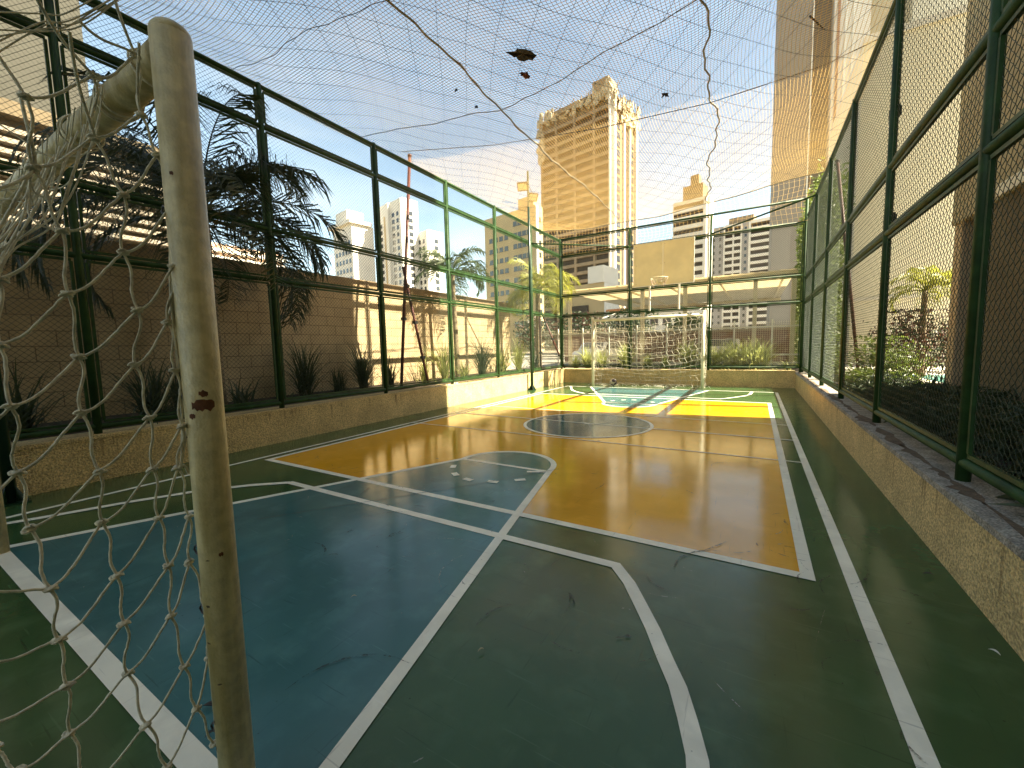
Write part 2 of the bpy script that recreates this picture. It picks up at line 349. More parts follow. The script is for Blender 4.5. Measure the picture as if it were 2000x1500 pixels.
# ------------------------------------------------------------------ low walls round the court
def low_wall(name, label, x0, y0, x1, y1, ztop, cap_side):
    t = thing(name, label, 'low wall', ((x0+x1)/2*U, (y0+y1)/2*U, 0))
    MB().box((x0*U, y0*U, -.2), (x1*U, y1*U, ztop*U-.035)).build('wall_body', STUC, t)
    e = .008
    a = [x0*U, y0*U, ztop*U-.035]; b = [x1*U, y1*U, ztop*U]
    if cap_side == 'x+': b[0] += e
    if cap_side == 'x-': a[0] -= e
    if cap_side == 'y-': a[1] -= e
    MB().box(a, b).build('coping', CONC if cap_side == 'x-' else STUC, t)
    return t
low_wall('low_wall', 'textured beige low wall under the left green fence, sunlit at its far end', -4.80, -3.2, -4.53, 10.7, .372, 'x+')
low_wall('low_wall', 'rough beige low wall with grey concrete top under the right fence', .735, -3.2, 1.0, 10.7, .335, 'x-')
low_wall('low_wall', 'short beige low wall across the far end behind the far goal', -4.528, 10.42, .733, 10.68, .37, 'y-')

def dirt_line(t, x, y0, y1, z, wmax, seed, m):
    g_ = random.Random(seed); mb = MB(); y = y0
    while y < y1:
        L_ = g_.uniform(.25, 1.1); n = 9; w0 = g_.uniform(.25, 1)*wmax; V = []
        for i in range(n):
            h = w0*math.sin(math.pi*(i+.4)/(n-.2))*g_.uniform(.6, 1.2); V += [(x-h*g_.uniform(.2, 1), y+L_*i/(n-1), z), (x+h*.5, y+L_*i/(n-1), z)]
        mb.add(V, [(2*i, 2*i+1, 2*i+3, 2*i+2) for i in range(n-1)]); y += L_*g_.uniform(.75, 1.15)
    mb.build('dirt_streak', m, t)
DIRT = mat('coping_dirt', (.15, .10, .06), .95, var=.5, vscale=25, bump=1, bscale=80)
LW = {o.get('label')[:6]: o for o in C.collection.objects if o.get('category') == 'low wall'}
dirt_line(LW['rough '], .80*U, -1*U, 10.3*U, .335*U+.0025, .11, 1, DIRT)
dirt_line(LW['textur'], -4.60*U, -1*U, 10.3*U, .372*U+.0025, .05, 2, DIRT)
def wall_run(t, x, y, z1, n, sgn, seed):   # drip stains down a wall face
    g_ = random.Random(seed); mb = MB()
    for i in range(n):
        yy = y+g_.uniform(0, 11); w_ = g_.uniform(.006, .03); h = g_.uniform(.05, .30)
        mb.add([(x, yy-w_*.6, z1), (x, yy+w_*.6, z1), (x, yy+w_*.3, z1-h), (x, yy-w_*.2, z1-h*.9)], [(0, 1, 2, 3) if sgn > 0 else (3, 2, 1, 0)])
    mb.build('drip_stain', STN, t)
STN = bpy.data.materials.new('drip_stain'); STN.use_nodes = True; _b = STN.node_tree.nodes['Principled BSDF']; _b.inputs['Base Color'].default_value = (.12, .08, .04, 1); _b.inputs['Roughness'].default_value = .9; _b.inputs['Alpha'].default_value = .28
wall_run(LW['rough '], .735*U-.004, .8, .335*U-.037, 46, 1, 3); wall_run(LW['textur'], -4.53*U+.004, .8, .372*U-.037, 46, -1, 4)

# planting beds
def soil(name, poly, z):
    V = []; 
    return struct(MB().prism([(x*U, y*U) for x, y in poly], -.05, z*U).build(name, SOIL))
soil('left_planting_bed', [(-6.3, -3.2), (-4.803, -3.2), (-4.803, 12.4), (-6.3, 12.4)], .33)
soil('far_planting_bed', [(-4.80, 10.683), (.99, 10.683), (.99, 12.4), (-4.80, 12.4)], .33)
soil('right_garden_soil', [(1.003, -3.2), (5.2, -3.2), (5.2, 9.6), (1.003, 9.6)], .24)

# ------------------------------------------------------------------ green fences
def chain(p0, e, z0, z1, L, pitch=.0265, r=.0020):
    """zig-zag woven wires on the vertical plane through p0 along unit e"""
    q = pitch; nw = int(L/pitch); nk = int((z1-z0)/q)
    i = np.arange(nw)[:, None]; k = np.arange(nk+1)[None, :]
    x = (i + ((k+i) % 2))*pitch; z = z0+k*q+0*i
    s = np.where((k % 2) == 0, .0022, -.0022)+0*i
    nx, ny = -e[1], e[0]
    X = p0[0]+e[0]*x+nx*s; Y = p0[1]+e[1]*x+ny*s
    P = np.stack([X, Y, z+0*X], -1)
    return segs(P[:, :-1].reshape(-1, 3), P[:, 1:].reshape(-1, 3), r)

def fence(name, label, base, e, stations, rails, ztop_post, skip=None, zb=.36, inward=(1, 0), frame_out=.0, top_rows=None):
    """stations: distances (m) along e from base; rails: heights (m) from bottom to top"""
    t = thing(name, label, 'fence', (base[0], base[1], zb*U))
    n = Vector((inward[0], inward[1], 0)); e3 = Vector((e[0], e[1], 0)); b3 = Vector((base[0], base[1], 0))
    for s in stations:
        p = b3+e3*s
        MB().tube([(p.x, p.y, zb*U-.05), (p.x, p.y, ztop_post)], .034, 12).build('post', GREEN, t, True)
        cp = MB().sphere((p.x, p.y, ztop_post), .035, 10, 5, (1, 1, .5)); cp.build('post_cap', GREEN, t, True)
    for j, z in enumerate(rails):
        a = b3+e3*(stations[0]+.0); c = b3+e3*stations[-1]
        MB().tube([(a.x, a.y, z), (c.x, c.y, z)], .029, 12).build('rail', GREEN, t, True)
    # framed mesh panels hung between posts and rails
    for i in range(len(stations)-1):
        s0, s1 = stations[i]+.054, stations[i+1]-.054
        for j in range(len(rails)-1):
            if skip and skip(i, j): continue
            z0, z1 = rails[j]+.050, rails[j+1]-.050
            fr = MB(); off = n*(-.004)
            A = b3+e3*s0+off; B = b3+e3*s1+off; g = .013
            fr.beam((A.x, A.y, z0), (B.x, B.y, z0), .024, .024); fr.beam((A.x, A.y, z1), (B.x, B.y, z1), .024, .024)
            fr.beam((A.x, A.y, z0+g), (A.x, A.y, z1-g), .024, .024, (e[0], e[1], 0)); fr.beam((B.x, B.y, z0+g), (B.x, B.y, z1-g), .024, .024, (e[0], e[1], 0))
            f = fr.build('panel_frame', GREEN, t)
            V, F = chain((A.x, A.y), e, z0, z1, s1-s0)
            o = np_mesh('wire_mesh', V, F, WIREM, t)
    return t

lst = [(-2.0), -.45, 1.10, 2.62, 4.15, 5.68, 7.2, 8.75, 10.45]
lf = fence('chain_link_fence', 'tall green chain link fence along the left side, bright where the sun hits it', u(-4.62, 0)[:2], (0, 1),
      [s*U for s in lst], [z*U for z in (.43, 1.80, 2.35, 3.42, 3.83)], 3.85*U, inward=(1, 0))
rst = [-.6, 1.05, 2.66, 4.25, 5.85, 7.45, 9.0, 10.5]
fence('chain_link_fence', 'tall green chain link fence on the right above the grey topped wall', u(.845, 0)[:2], (0, 1),
      [s*U for s in rst], [z*U for z in (.42, 1.80, 2.29, 3.53)], 3.54*U, inward=(-1, 0))
fst = [0.0, 1.87, 3.69, 5.44]
ff = fence('chain_link_fence', 'dark green chain link fence across the far end behind the backboard', u(-4.62, 10.47)[:2], (1, 0),
      [s*U for s in fst], [z*U for z in (.44, 1.81, 2.35, 3.41, 3.86)], 3.87*U, inward=(0, -1), skip=lambda i, j: j == 3 and i == 2)
# corner ties belong to the far fence
MB().tube([u(-4.60, 8.75, 3.42), u(-2.76, 10.44, 3.42)], .020, 8).build('corner_brace', GREEN, ff, True)
MB().tube([u(.83, 9.0, 3.50), u(-.94, 10.44, 3.43)], .022, 8).build('corner_brace', GREEN, ff, True)
# small dark junction boxes wired to the right fence
for (y, z, sz) in ((4.45, 2.72, .11), (4.42, 1.88, .14)):
    b = MB().box((1.075, y*U-sz*.5, z*U), (1.14, y*U+sz*.5, z*U+sz*.9)); b.box((1.14, y*U-sz*.3, z*U+sz*.1), (1.155, y*U+sz*.3, z*U+sz*.8))
    b.tube([(1.11, y*U, z*U), (1.11, y*U, z*U-.06)], .008, 6)
    tag(b.build('junction_box', BLACK), 'small dark box fixed behind the right fence, %s' % ('the higher one' if sz < .12 else 'the lower larger one'), 'box')

# ------------------------------------------------------------------ canopy net over the court
def zn(x, y):
    sx = np.clip((x/U+5.25)*(1.2-x/U)/10.4, 0, 1)
    z = 4.34-.24*sx-.16*np.clip((-x/U-2.6)/2.6, 0, 1) - .10*np.clip((y/U-9.2), 0, 2)*np.clip(1-abs(x/U+3.0)/2.2, 0, 1)
    z = z-.035*np.sin(x*1.3+.7)*np.sin(y*.9+.3)-.02*np.sin(x*2.9+y*1.7)
    return z*U
def wob(x, y):
    dx = .10*np.sin(y*.55+x*.3)+.05*np.sin(y*1.5+1.1*x+.7); dy = .12*np.sin(x*.7+.4*y)+.05*np.sin(x*1.9-.8*y+2)
    return x+dx, y+dy
nx0, nx1, ny0, ny1 = -5.22*U, 1.17*U, -2.6*U, 10.42*U
net = thing('overhead_net', 'fine netting stretched over the whole court, dark in shade and golden where sunlit', 'net', (nx0, ny0, 4.2*U))
def netline(x0, y0, x1, y1, ds=.16):
    n = max(2, int(math.hypot(x1-x0, y1-y0)/ds)); t = np.linspace(0, 1, n+1); x = x0+(x1-x0)*t; y = y0+(y1-y0)*t
    ex = np.clip(np.minimum(x-nx0, nx1-x)/.8, 0, 1)*np.clip(np.minimum(y-ny0, ny1-y)/.8, 0, 1)
    X, Y = wob(x, y); X = x+(X-x)*ex; Y = y+(Y-y)*ex
    P = np.stack([X, Y, zn(X, Y)], -1); return P[:-1], P[1:]
A, B = [], []
PIT = .046
for x in np.arange(nx0, nx1+.001, PIT): a, b = netline(x, ny0, x, ny1); A.append(a); B.append(b)
for y in np.arange(ny0, ny1+.001, PIT): a, b = netline(nx0, y, nx1, y); A.append(a); B.append(b)
V, F = segs(np.concatenate(A), np.concatenate(B), .0029); np_mesh('fine_mesh', V, F, NETM, net)
A, B = [], []
for sgn in (1, -1):
    for c in np.arange(-16, 30, .36):
        dx, dy = math.sin(R(38))*sgn, math.cos(R(38))
        # clip the diagonal to the rectangle
        x_, y_ = -2.0*U+c*math.cos(R(38)), 4*U-c*math.sin(R(38))*sgn
        ts = []
        lo, hi = -60., 60.
        for p, d, q0, q1 in ((x_, dx, nx0, nx1), (y_, dy, ny0, ny1)):
            t0, t1 = sorted(((q0-p)/d, (q1-p)/d)); lo, hi = max(lo, t0), min(hi, t1)
        if hi-lo > .3:
            a, b = netline(x_+dx*lo, y_+dy*lo, x_+dx*hi, y_+dy*hi); A.append(a-[0, 0, .006]); B.append(b-[0, 0, .006])
V, F = segs(np.concatenate(A), np.concatenate(B), .0026); np_mesh('coarse_mesh', V, F, mat('coarse_twine', (.10, .09, .07), .8), net)
# far skirt of the net hanging to the far fence
A, B = [], []
def skirt(x, t):
    zt = zn(np.array([x]), np.array([ny1]))[0]; zb = 3.42*U; y = ny1+.02+.10*math.sin(math.pi*t)
    return (x, y, zt*(1-t)+zb*t)
for x in np.arange(nx0+.2, .9*U, .11):
    P = np.array([skirt(x+.03*math.sin(7*tt+x), tt) for tt in np.linspace(0, 1, 7)]); A.append(P[:-1]); B.append(P[1:])
for tt in np.linspace(.05, 1, 9):
    P = np.array([skirt(x, tt) for x in np.arange(nx0+.2, .9*U, .2)]); P[:, 2] += .012*np.sin(P[:, 0]*5+tt*9); A.append(P[:-1]); B.append(P[1:])
V, F = segs(np.concatenate(A), np.concatenate(B), .0026); np_mesh('hanging_edge', V, F, NETM, net)
def rope_on_net(name, m, pts, r, wig=.05, dz=.0, n=140, twist=False):
    P = []; pts = [np.array(p, float)*U for p in pts]; L = [0]
    for i in range(1, len(pts)): L.append(L[-1]+np.linalg.norm(pts[i]-pts[i-1]))
    rg = random.Random(len(name)*13+int(abs(pts[0][0])*100)); ph = [rg.uniform(0, 6) for _ in range(4)]
    for s in np.linspace(0, L[-1], n):
        i = max(j for j in range(len(pts)-1) if L[j] <= s+1e-9); t = (s-L[i])/(L[i+1]-L[i]); p = pts[i]*(1-t)+pts[i+1]*t
        d = (pts[i+1]-pts[i]); d = d/np.linalg.norm(d); nn = np.array([-d[1], d[0]])
        o = wig*(math.sin(s*2.1+ph[0])+.6*math.sin(s*5.3+ph[1])+.35*math.sin(s*13+ph[2])); q = p+nn*o
        P.append((q[0], q[1], zn(np.array([q[0]]), np.array([q[1]]))[0]+dz))
    mb = MB().tube(P, r, 6); 
    return mb.build(name, m, net, True)
rope_on_net('seam_rope', SEAM, [(-2.85, -2.4), (-2.9, 2.9), (-2.97, 5.2), (-2.95, 10.3)], .014, .025)
rope_on_net('seam_rope', SEAM, [(-.50, -2.4), (-.53, 5.0), (-.60, 7.2), (-.88, 9.0), (-1.0, 10.35)], .013, .05)
rope_on_net('edge_rope', SEAM, [(-5.2, 10.4), (1.15, 10.4)], .013, .02)
rope_on_net('cross_seam', SEAM, [(-5.2, 4.3), (-4.28, 4.5), (-3.0, 4.85), (-.60, 4.38), (1.1, 3.8)], .006, .02)
for y0 in (-2.4, .2, 2.6): rope_on_net('net_seam', CABLE, [(-5.2, y0), (1.15, y0+.6)], .004, .03)
# wire cable carrying the net
def cable(label, pts, r=.006):
    return tag(MB().tube([u(*p) for p in pts], r, 6).build('support_cable', CABLE), label, 'cable')
cable('thin dark cable crossing above the court from the red pole top to the right fence', [(-5.22, 5.30, 4.33), (-3.6, 5.62, 4.14), (-2.0, 5.9, 4.06), (-.6, 6.15, 4.09), (.6, 6.38, 4.25), (1.25, 6.5, 4.45)])
# debris lying on the net
def debris(label, x, y, s, m, seed, elong=1.8, rot=0.6):
    g = random.Random(seed); n = 15; poly = []
    for i in range(n):
        a = 2*math.pi*i/n; rr_ = s*(.55+.6*g.random()); px, py = rr_*math.cos(a)*elong, rr_*math.sin(a)
        poly.append((x*U+px*math.cos(rot)-py*math.sin(rot), y*U+px*math.sin(rot)+py*math.cos(rot)))
    z = zn(np.array([x*U]), np.array([y*U]))[0]; mb = MB()
    V = [(px, py, z-.035+g.uniform(-.02, .02)) for px, py in poly]; c = (x*U, y*U, z-.01)
    V2 = [(a, b, d+.006) for a, b, d in V]
    mb.add(V+[c], [(i, n, (i+1) % n) for i in range(n)]); mb.add(V2+[(c[0], c[1], c[2]+.006)], [(i, (i+1) % n, n) for i in range(n)])
    mb.add(V+V2, [(i, (i+1) % n, n+(i+1) % n, n+i) for i in range(n)])
    return tag(mb.build('dead_leaf', m), label, 'leaf')
DL = mat('dead_leaf', (.010, .007, .006), .8); DLR = mat('russet_dead_leaf', (.12, .035, .02), .8)
debris('largest ragged dark dead leaf caught on the overhead net', -2.19, 4.04, .115, DL, 3, 1.9, .9)
debris('smaller reddish dead leaf on the overhead net below the largest one', -2.32, 4.33, .058, DLR, 5, 1.5, .9)
debris('round dark leaf on the net to the right of the big tower top', -1.05, 5.65, .06, DL, 8, 1.0, .4)
debris('tiny dark speck of leaf on the net left of the seam rope, upper of two', -3.2, 4.2, .022, DL, 11, 1.2, .4)
debris('tiny dark speck of leaf on the net left of the seam rope, lower of two', -3.2, 4.62, .022, DL, 12, 1.4, .1)
tg = MB(); z_ = zn(np.array([.5*U]), np.array([5.6*U]))[0]
tg.tube([(.38*U, 5.35*U, z_+.02), (.45*U, 5.5*U, z_+.03), (.53*U, 5.65*U, z_+.02)], [.012, .010, .006], 6); tg.tube([(.45*U, 5.5*U, z_+.03), (.47*U, 5.6*U, z_+.06)], .004, 5)
tag(tg.build('dead_twig', DL), 'short dark twig lying on the net in front of the tall grey tower', 'twig')

# red oxide support poles with raking struts
def rpole(label, top, foot, apex=None, strut=None, base_z=.33):
    t = thing('support_pole', label, 'pole', u(foot[0], foot[1], base_z))
    MB().tube([u(*foot), u(*top)], .034, 12).build('pole', RED, t, True)
    MB().tube([u(top[0], top[1], top[2]), u(top[0], top[1], top[2]+.03)], .045, 10).build('pole_cap', RED, t, True)
    MB().box((foot[0]*U-.09, foot[1]*U-.09, base_z*U), (foot[0]*U+.09, foot[1]*U+.09, base_z*U+.012)).build('base_plate', RED, t)
    if strut:
        MB().tube([u(*strut), u(*apex)], .030, 12).build('strut', RED, t, True)
        for q in (.25, .55, .85):
            c = Vector(u(*strut)).lerp(Vector(u(*apex)), q); MB().box((c.x-.045, c.y-.045, c.z-.03), (c.x+.045, c.y+.045, c.z+.03)).build('clamp', BLACK, t)
        for q in (.3,):
            c = Vector(u(*foot)).lerp(Vector(u(*top)), q); MB().box((c.x-.045, c.y-.045, c.z-.03), (c.x+.045, c.y+.045, c.z+.03)).build('clamp', BLACK, t)
    return t
rpole('tall red pole with a raking strut behind the left fence', (-5.24, 5.50, 4.33), (-5.24, 5.05, .33), (-5.24, 5.22, 2.42), (-5.24, 5.74, .33))
rpole('short red pole with a slanting strut at the far left corner of the fence', (-5.2, 10.3, 1.98), (-5.2, 10.33, .33), (-5.15, 10.34, 1.92), (-4.75, 11.0, .33))
rpole('leaning dark red pole behind the right fence', (1.21, 9.9, 4.28), (1.68, 9.9, .3), None, None, .26)

# ------------------------------------------------------------------ goals
def goal_frame(t, xl, xr, y, h, r, m, dz=.065):
    for x in (xl, xr):
        p = MB().tube([u(x, y, 0.0), u(x, y, h)], r, 24); p.sphere(u(x, y, h), r, 24, 10, (1, 1, .75)); p.build('goal_post', m, t, True)
    MB().tube([u(xl, y, h-dz), u(xr, y, h-dz)], r*.98, 24).build('crossbar', m, t, True)
ng = thing('goal', 'worn cream football goal close to the camera with a knotted rope net', 'goal', u(-2.13, .38, 0))
goal_frame(ng, -3.33, -.942, .38, 1.585, .0405, CREAM, .028)
# chipped paint and stains on the near post
g = random.Random(5)
def chip(z, a0, wdeg, h, seed, m, rad=.0408):
    gg = random.Random(seed); n = 9; cx, cy = -.942*U, .38*U; up = []; lo = []
    for i in range(n+1):
        a = R(a0+wdeg*i/n); e = .5+.5*math.sin(math.pi*i/n)
        up.append((cx+rad*math.cos(a), cy+rad*math.sin(a), z+h*e*(.35+.4*gg.random()))); lo.append((cx+rad*math.cos(a), cy+rad*math.sin(a), z-h*e*(.3+.5*gg.random())))
    return MB().add(up+lo, [(i, n+1+i, n+2+i, i+1) for i in range(n)]).build('paint_chip', m, ng, True)
chip(.902*U-.0, -58, 66, .025, 2, RUST)
chip(.925*U, -35, 26, .014, 12, RUST); chip(.882*U, -70, 20, .012, 14, RUST); chip(.60*U, -20, 14, .010, 16, RUST); chip(1.33*U, -60, 12, .008, 17, RUST)
STAIN = mat('dirt_stain', (.10, .07, .04), .8)
for zc, a, wd_, h_ in ((1.245, 250, 10, .007), (.62, 285, 14, .006), (.30, 262, 10, .012), (1.05, 250, 18, .004), (.52, 270, 20, .004), (.41, 300, 16, .004), (.74, 300, 12, .003), (.22, 250, 12, .01)):
    chip(zc, a, wd_, h_, int(zc*100), STAIN)
for k, zc in enumerate((.20, .47, .60, .93, 1.28, 1.55)):
    hk = MB(); cx, cy = -.942*U-.040, .38*U-.020
    hk.tube([(cx, cy, zc*U), (cx-.018, cy-.004, zc*U+.008), (cx-.026, cy-.005, zc*U-.004), (cx-.016, cy-.004, zc*U-.016), (cx-.002, cy, zc*U-.012)], .0028, 6)
    hk.build('net_hook', BLACK, ng, True)

# side net of the near goal, knot by knot: world coordinates in metres, on the panel beside the post
KP = {'A0': Vector((-1.1909,0.1763,1.396)), 'A1': Vector((-1.1913,0.1671,1.2772)), 'A2': Vector((-1.1688,0.1678,1.1619)), 'A3': Vector((-1.2159,0.1717,1.0316)), 'A4': Vector((-1.2044,0.176,0.92)), 'A5': Vector((-1.1638,0.185,0.8037)), 'A6': Vector((-1.1761,0.1893,0.6926)), 'A7': Vector((-1.1783,0.1934,0.5906)), 'A8': Vector((-1.2066,0.1934,0.4707)), 'A9': Vector((-1.1817,0.2025,0.3528)), 'C0': Vector((-1.1797,0.2355,1.7335)), 'C1': Vector((-1.194,0.2372,1.6124)), 'C2': Vector((-1.1819,0.262,1.4988)), 'C3': Vector((-1.1775,0.2596,1.3758)), 'C4': Vector((-1.215,0.2738,1.2494)), 'C5': Vector((-1.1947,0.2628,1.1342)), 'C6': Vector((-1.1884,0.2776,1.0089)), 'C7': Vector((-1.2022,0.2755,0.8926)), 'C8': Vector((-1.1934,0.2875,0.7709)), 'C9': Vector((-1.1834,0.2877,0.6637)), 'C10': Vector((-1.2281,0.2944,0.5211)), 'C11': Vector((-1.1844,0.3054,0.4035)), 'C12': Vector((-1.1851,0.334,0.2684)), 'C13': Vector((-1.1888,0.3436,0.1772)), 'B0': Vector((-1.1939,0.3372,1.8289)), 'B1': Vector((-1.2146,0.3325,1.7109)), 'B2': Vector((-1.1961,0.367,1.6023)), 'B3': Vector((-1.2023,0.3572,1.4766)), 'B4': Vector((-1.1873,0.3689,1.3512)), 'B5': Vector((-1.204,0.3582,1.2294)), 'B6': Vector((-1.1853,0.369,1.1087)), 'B7': Vector((-1.211,0.3724,0.9856)), 'B8': Vector((-1.1955,0.3698,0.8701)), 'B9': Vector((-1.1954,0.379,0.7479)), 'B10': Vector((-1.1874,0.3708,0.6293)), 'B11': Vector((-1.1874,0.3858,0.4863)), 'B12': Vector((-1.1862,0.4009,0.3651)), 'B13': Vector((-1.2043,0.4381,0.2218)), 'D0': Vector((-1.2158,0.4199,1.9236)), 'D1': Vector((-1.2085,0.4155,1.794)), 'D2': Vector((-1.2001,0.4351,1.7103)), 'D3': Vector((-1.1791,0.4493,1.6008)), 'D4': Vector((-1.1739,0.4378,1.4582)), 'D5': Vector((-1.1984,0.4245,1.3271)), 'D6': Vector((-1.1962,0.4291,1.2124)), 'D7': Vector((-1.1799,0.4261,1.0809)), 'D8': Vector((-1.2065,0.4192,0.9771)), 'D9': Vector((-1.2142,0.4348,0.8446)), 'D10': Vector((-1.2102,0.425,0.7307)), 'D11': Vector((-1.1939,0.4501,0.5781)), 'D12': Vector((-1.2009,0.4413,0.464)), 'D13': Vector((-1.1883,0.4476,0.3219)), 'Z0': Vector((-1.2045,0.1393,1.3418)), 'Z1': Vector((-1.201,0.1238,1.2211)), 'Z2': Vector((-1.1939,0.1085,1.1003)), 'Z3': Vector((-1.2118,0.1079,0.9711)), 'Z4': Vector((-1.176,0.1029,0.8496)), 'Z5': Vector((-1.1877,0.1016,0.7035)), 'Z6': Vector((-1.1925,0.0883,0.5847)), 'Z7': Vector((-1.2093,0.0984,0.5198)), 'Z8': Vector((-1.1816,0.1182,0.4706)), 'Z9': Vector((-1.2024,0.1265,1.3761)), 'Z10': Vector((-1.1734,0.1213,1.443))}
LINKS = []
for col, n in (('A', 10), ('C', 14), ('B', 14), ('D', 14), ('Z', 9)):
    for i in range(n-1): LINKS.append((f'{col}{i}', f'{col}{i+1}', 1))
rows = [('A0','C2'),('C2','B2'),('B2','D2'),('A1','C3'),('C3','B3'),('B3','D3'),('A2','C4'),('C4','B4'),('B4','D4'),('A3','C5'),('C5','B5'),('B5','D5'),
 ('A4','C6'),('C6','B6'),('B6','D6'),('A5','C7'),('C7','B7'),('B7','D7'),('A6','C8'),('C8','B8'),('B8','D8'),('A7','C9'),('C9','B9'),('B9','D9'),('A8','C10'),('C10','B10'),('B10','D10'),
 ('A9','C11'),('C11','B11'),('B11','D11'),('C12','B12'),('B12','D12'),('C1','B1'),('B1','D1'),('C0','B0'),('B0','D0'),
 ('Z0','A1'),('Z2','A2'),('Z3','A3'),('Z4','A5'),('Z5','A6'),('Z6','A7'),('Z8','A8'),('Z9','C1')]
LINKS += [(a, b, 0) for a, b in rows]
nm = MB(); kn = MB()
for a, b, vert in LINKS:
    p, q = KP[a], KP[b]; gg = random.Random(a+b); d = q-p; L_ = d.length; P = []
    side = Vector((.12, 1, 0)).normalized()
    # strands leave a knot downward and arrive from above: a soft S, with slack
    up = Vector((0, 0, 1)); s1 = gg.uniform(.7, 1.25)*.13*L_
    for i in range(15):
        t = i/14; c = p.lerp(q, t)
        if vert: c = c + side*math.sin(2*math.pi*t)*s1*.26 + side*math.sin(math.pi*t)*s1*.10
        else:    c = c - up*math.sin(math.pi*t)*s1*.75 + up*math.sin(2*math.pi*t)*s1*.22*(-1)
        c = c + Vector((gg.uniform(-1, 1), gg.uniform(-1, 1), gg.uniform(-1, 1)))*.0006
        P.append(c)
    P[0], P[-1] = p, q
    nm.tube(P, .0027, 8)
for k, p in KP.items():
    gg = random.Random(k+'k'); kn.sphere(p, .0072, 10, 8, (1, 1.25, .8))
    for j in range(2):
        o = p+Vector((0, gg.uniform(-.003, .003), gg.uniform(-.004, .004))); ring = [o+Vector((.0065*math.cos(a), .0085*math.sin(a), .0025*math.sin(2*a+j*2))) for a in [i*math.pi/5 for i in range(11)]]
        kn.tube(ring, .0026, 6, False)
# lashings tying the net to post, loops over the crossbar and the bunched rope
def wig(pts, r, seed, amp=.006, n=26):
    gg = random.Random(seed); ph = [gg.uniform(0, 6.3) for _ in range(6)]; out = []; P = [Vector(p) for p in pts]; m_ = len(P)-1
    for i in range(n+1):
        s = i/n*m_; j = min(m_-1, int(s)); t = s-j; p0 = P[max(0, j-1)]; p1 = P[j]; p2 = P[j+1]; p3 = P[min(m_, j+2)]
        c = .5*((2*p1)+(p2-p0)*t+(2*p0-5*p1+4*p2-p3)*t*t+(3*p1-p0-3*p2+p3)*t*t*t)
        c = c+Vector((math.sin(s*3+ph[0]), math.sin(s*2.3+ph[1]), math.sin(s*2.7+ph[2])))*amp; out.append(c)
    nm.tube(out, r, 8)
CTRL = iter([(-1.2062,0.4526,1.4141),(-1.2062,0.4515,1.1907),(-1.2062,0.4435,0.9538),(-1.2062,0.4484,0.6482),(-1.2062,0.4526,0.4188),(-1.2062,0.4496,0.178),(-1.1938,0.4502,1.5791),(-1.1938,0.4387,1.4471),(-1.1938,0.4321,1.3147),(-1.1938,0.432,1.2122),(-1.1938,0.4532,1.5799),(-1.1938,0.4427,1.4477),(-1.1938,0.4351,1.3148),(-1.1938,0.434,1.2121),(-1.1938,0.4562,1.5806),(-1.1938,0.4467,1.4483),(-1.1938,0.4381,1.3149),(-1.1938,0.436,1.2119),(-1.1938,0.4593,1.5814),(-1.1938,0.4508,1.4489),(-1.1938,0.4412,1.315),(-1.1938,0.4381,1.2118),(-1.1938,0.4346,1.1674),(-1.1938,0.4297,1.0804),(-1.1938,0.4195,0.9776),(-1.1938,0.4387,1.167),(-1.1938,0.4338,1.0797),(-1.1938,0.4226,0.9768),(-1.1938,0.4428,1.1666),(-1.1938,0.4379,1.0789),(-1.1938,0.4256,0.976),(-1.125,0.2909,1.8614),(-1.1625,0.4062,1.9253),(-1.2,0.2371,1.7498),(-1.125,0.2468,1.9025),(-1.1625,0.3137,1.9131),(-1.2,0.1996,1.835),(-1.125,0.1569,1.5081),(-1.1625,0.1693,1.536),(-1.2,0.3821,2.037),(-1.1875,0.1831,1.8533),(-1.2,0.2738,1.9098),(-1.2062,0.3239,1.953),(-1.2125,0.4479,2.1199),(-1.1875,0.1808,1.8271),(-1.2,0.2906,1.8877),(-1.2062,0.3462,1.9448),(-1.2125,0.4575,2.1268),(-1.1875,0.1786,1.8009),(-1.2,0.2801,1.8871),(-1.2062,0.3191,1.9271),(-1.2125,0.4674,2.1338),(-1.1875,0.1763,1.7746),(-1.2,0.2701,1.8894),(-1.2062,0.3191,1.9343),(-1.2125,0.4773,2.141),(-1.1875,0.1741,1.7484),(-1.2,0.2746,1.891),(-1.2062,0.3292,1.933),(-1.2125,0.4875,2.1483),(-1.25,0.2434,1.6101),(-1.2188,0.2203,1.5534),(-1.2,0.201,1.507),(-1.25,0.2527,1.6241),(-1.2188,0.2244,1.541),(-1.2,0.2048,1.5079),(-1.25,0.2621,1.6382),(-1.2188,0.2304,1.5502),(-1.2,0.2085,1.5089),(-1.25,0.2718,1.6527),(-1.2188,0.2357,1.5512),(-1.2,0.2124,1.5098),(-1.25,0.2815,1.6673),(-1.2188,0.241,1.5507),(-1.2,0.2162,1.5108),(-1.25,0.2915,1.6822),(-1.2188,0.2483,1.5737),(-1.2,0.2201,1.5117),(-1.25,0.3016,1.6974),(-1.2188,0.2537,1.5738),(-1.2,0.224,1.5127),(-1.25,0.3119,1.7128),(-1.2188,0.2566,1.5428),(-1.2,0.228,1.5137),(-1.25,0.3224,1.7285),(-1.2188,0.2653,1.5802),(-1.2,0.232,1.5147),(-1.25,0.333,1.7445),(-1.2188,0.2675,1.5397),(-1.2,0.236,1.5156),(-1.25,0.3439,1.7608),(-1.2188,0.2735,1.5432),(-1.2,0.2401,1.5166),(-1.25,0.3549,1.7773),(-1.2188,0.2811,1.5657),(-1.2,0.2441,1.5177)])   # control points of the slack strands, metres
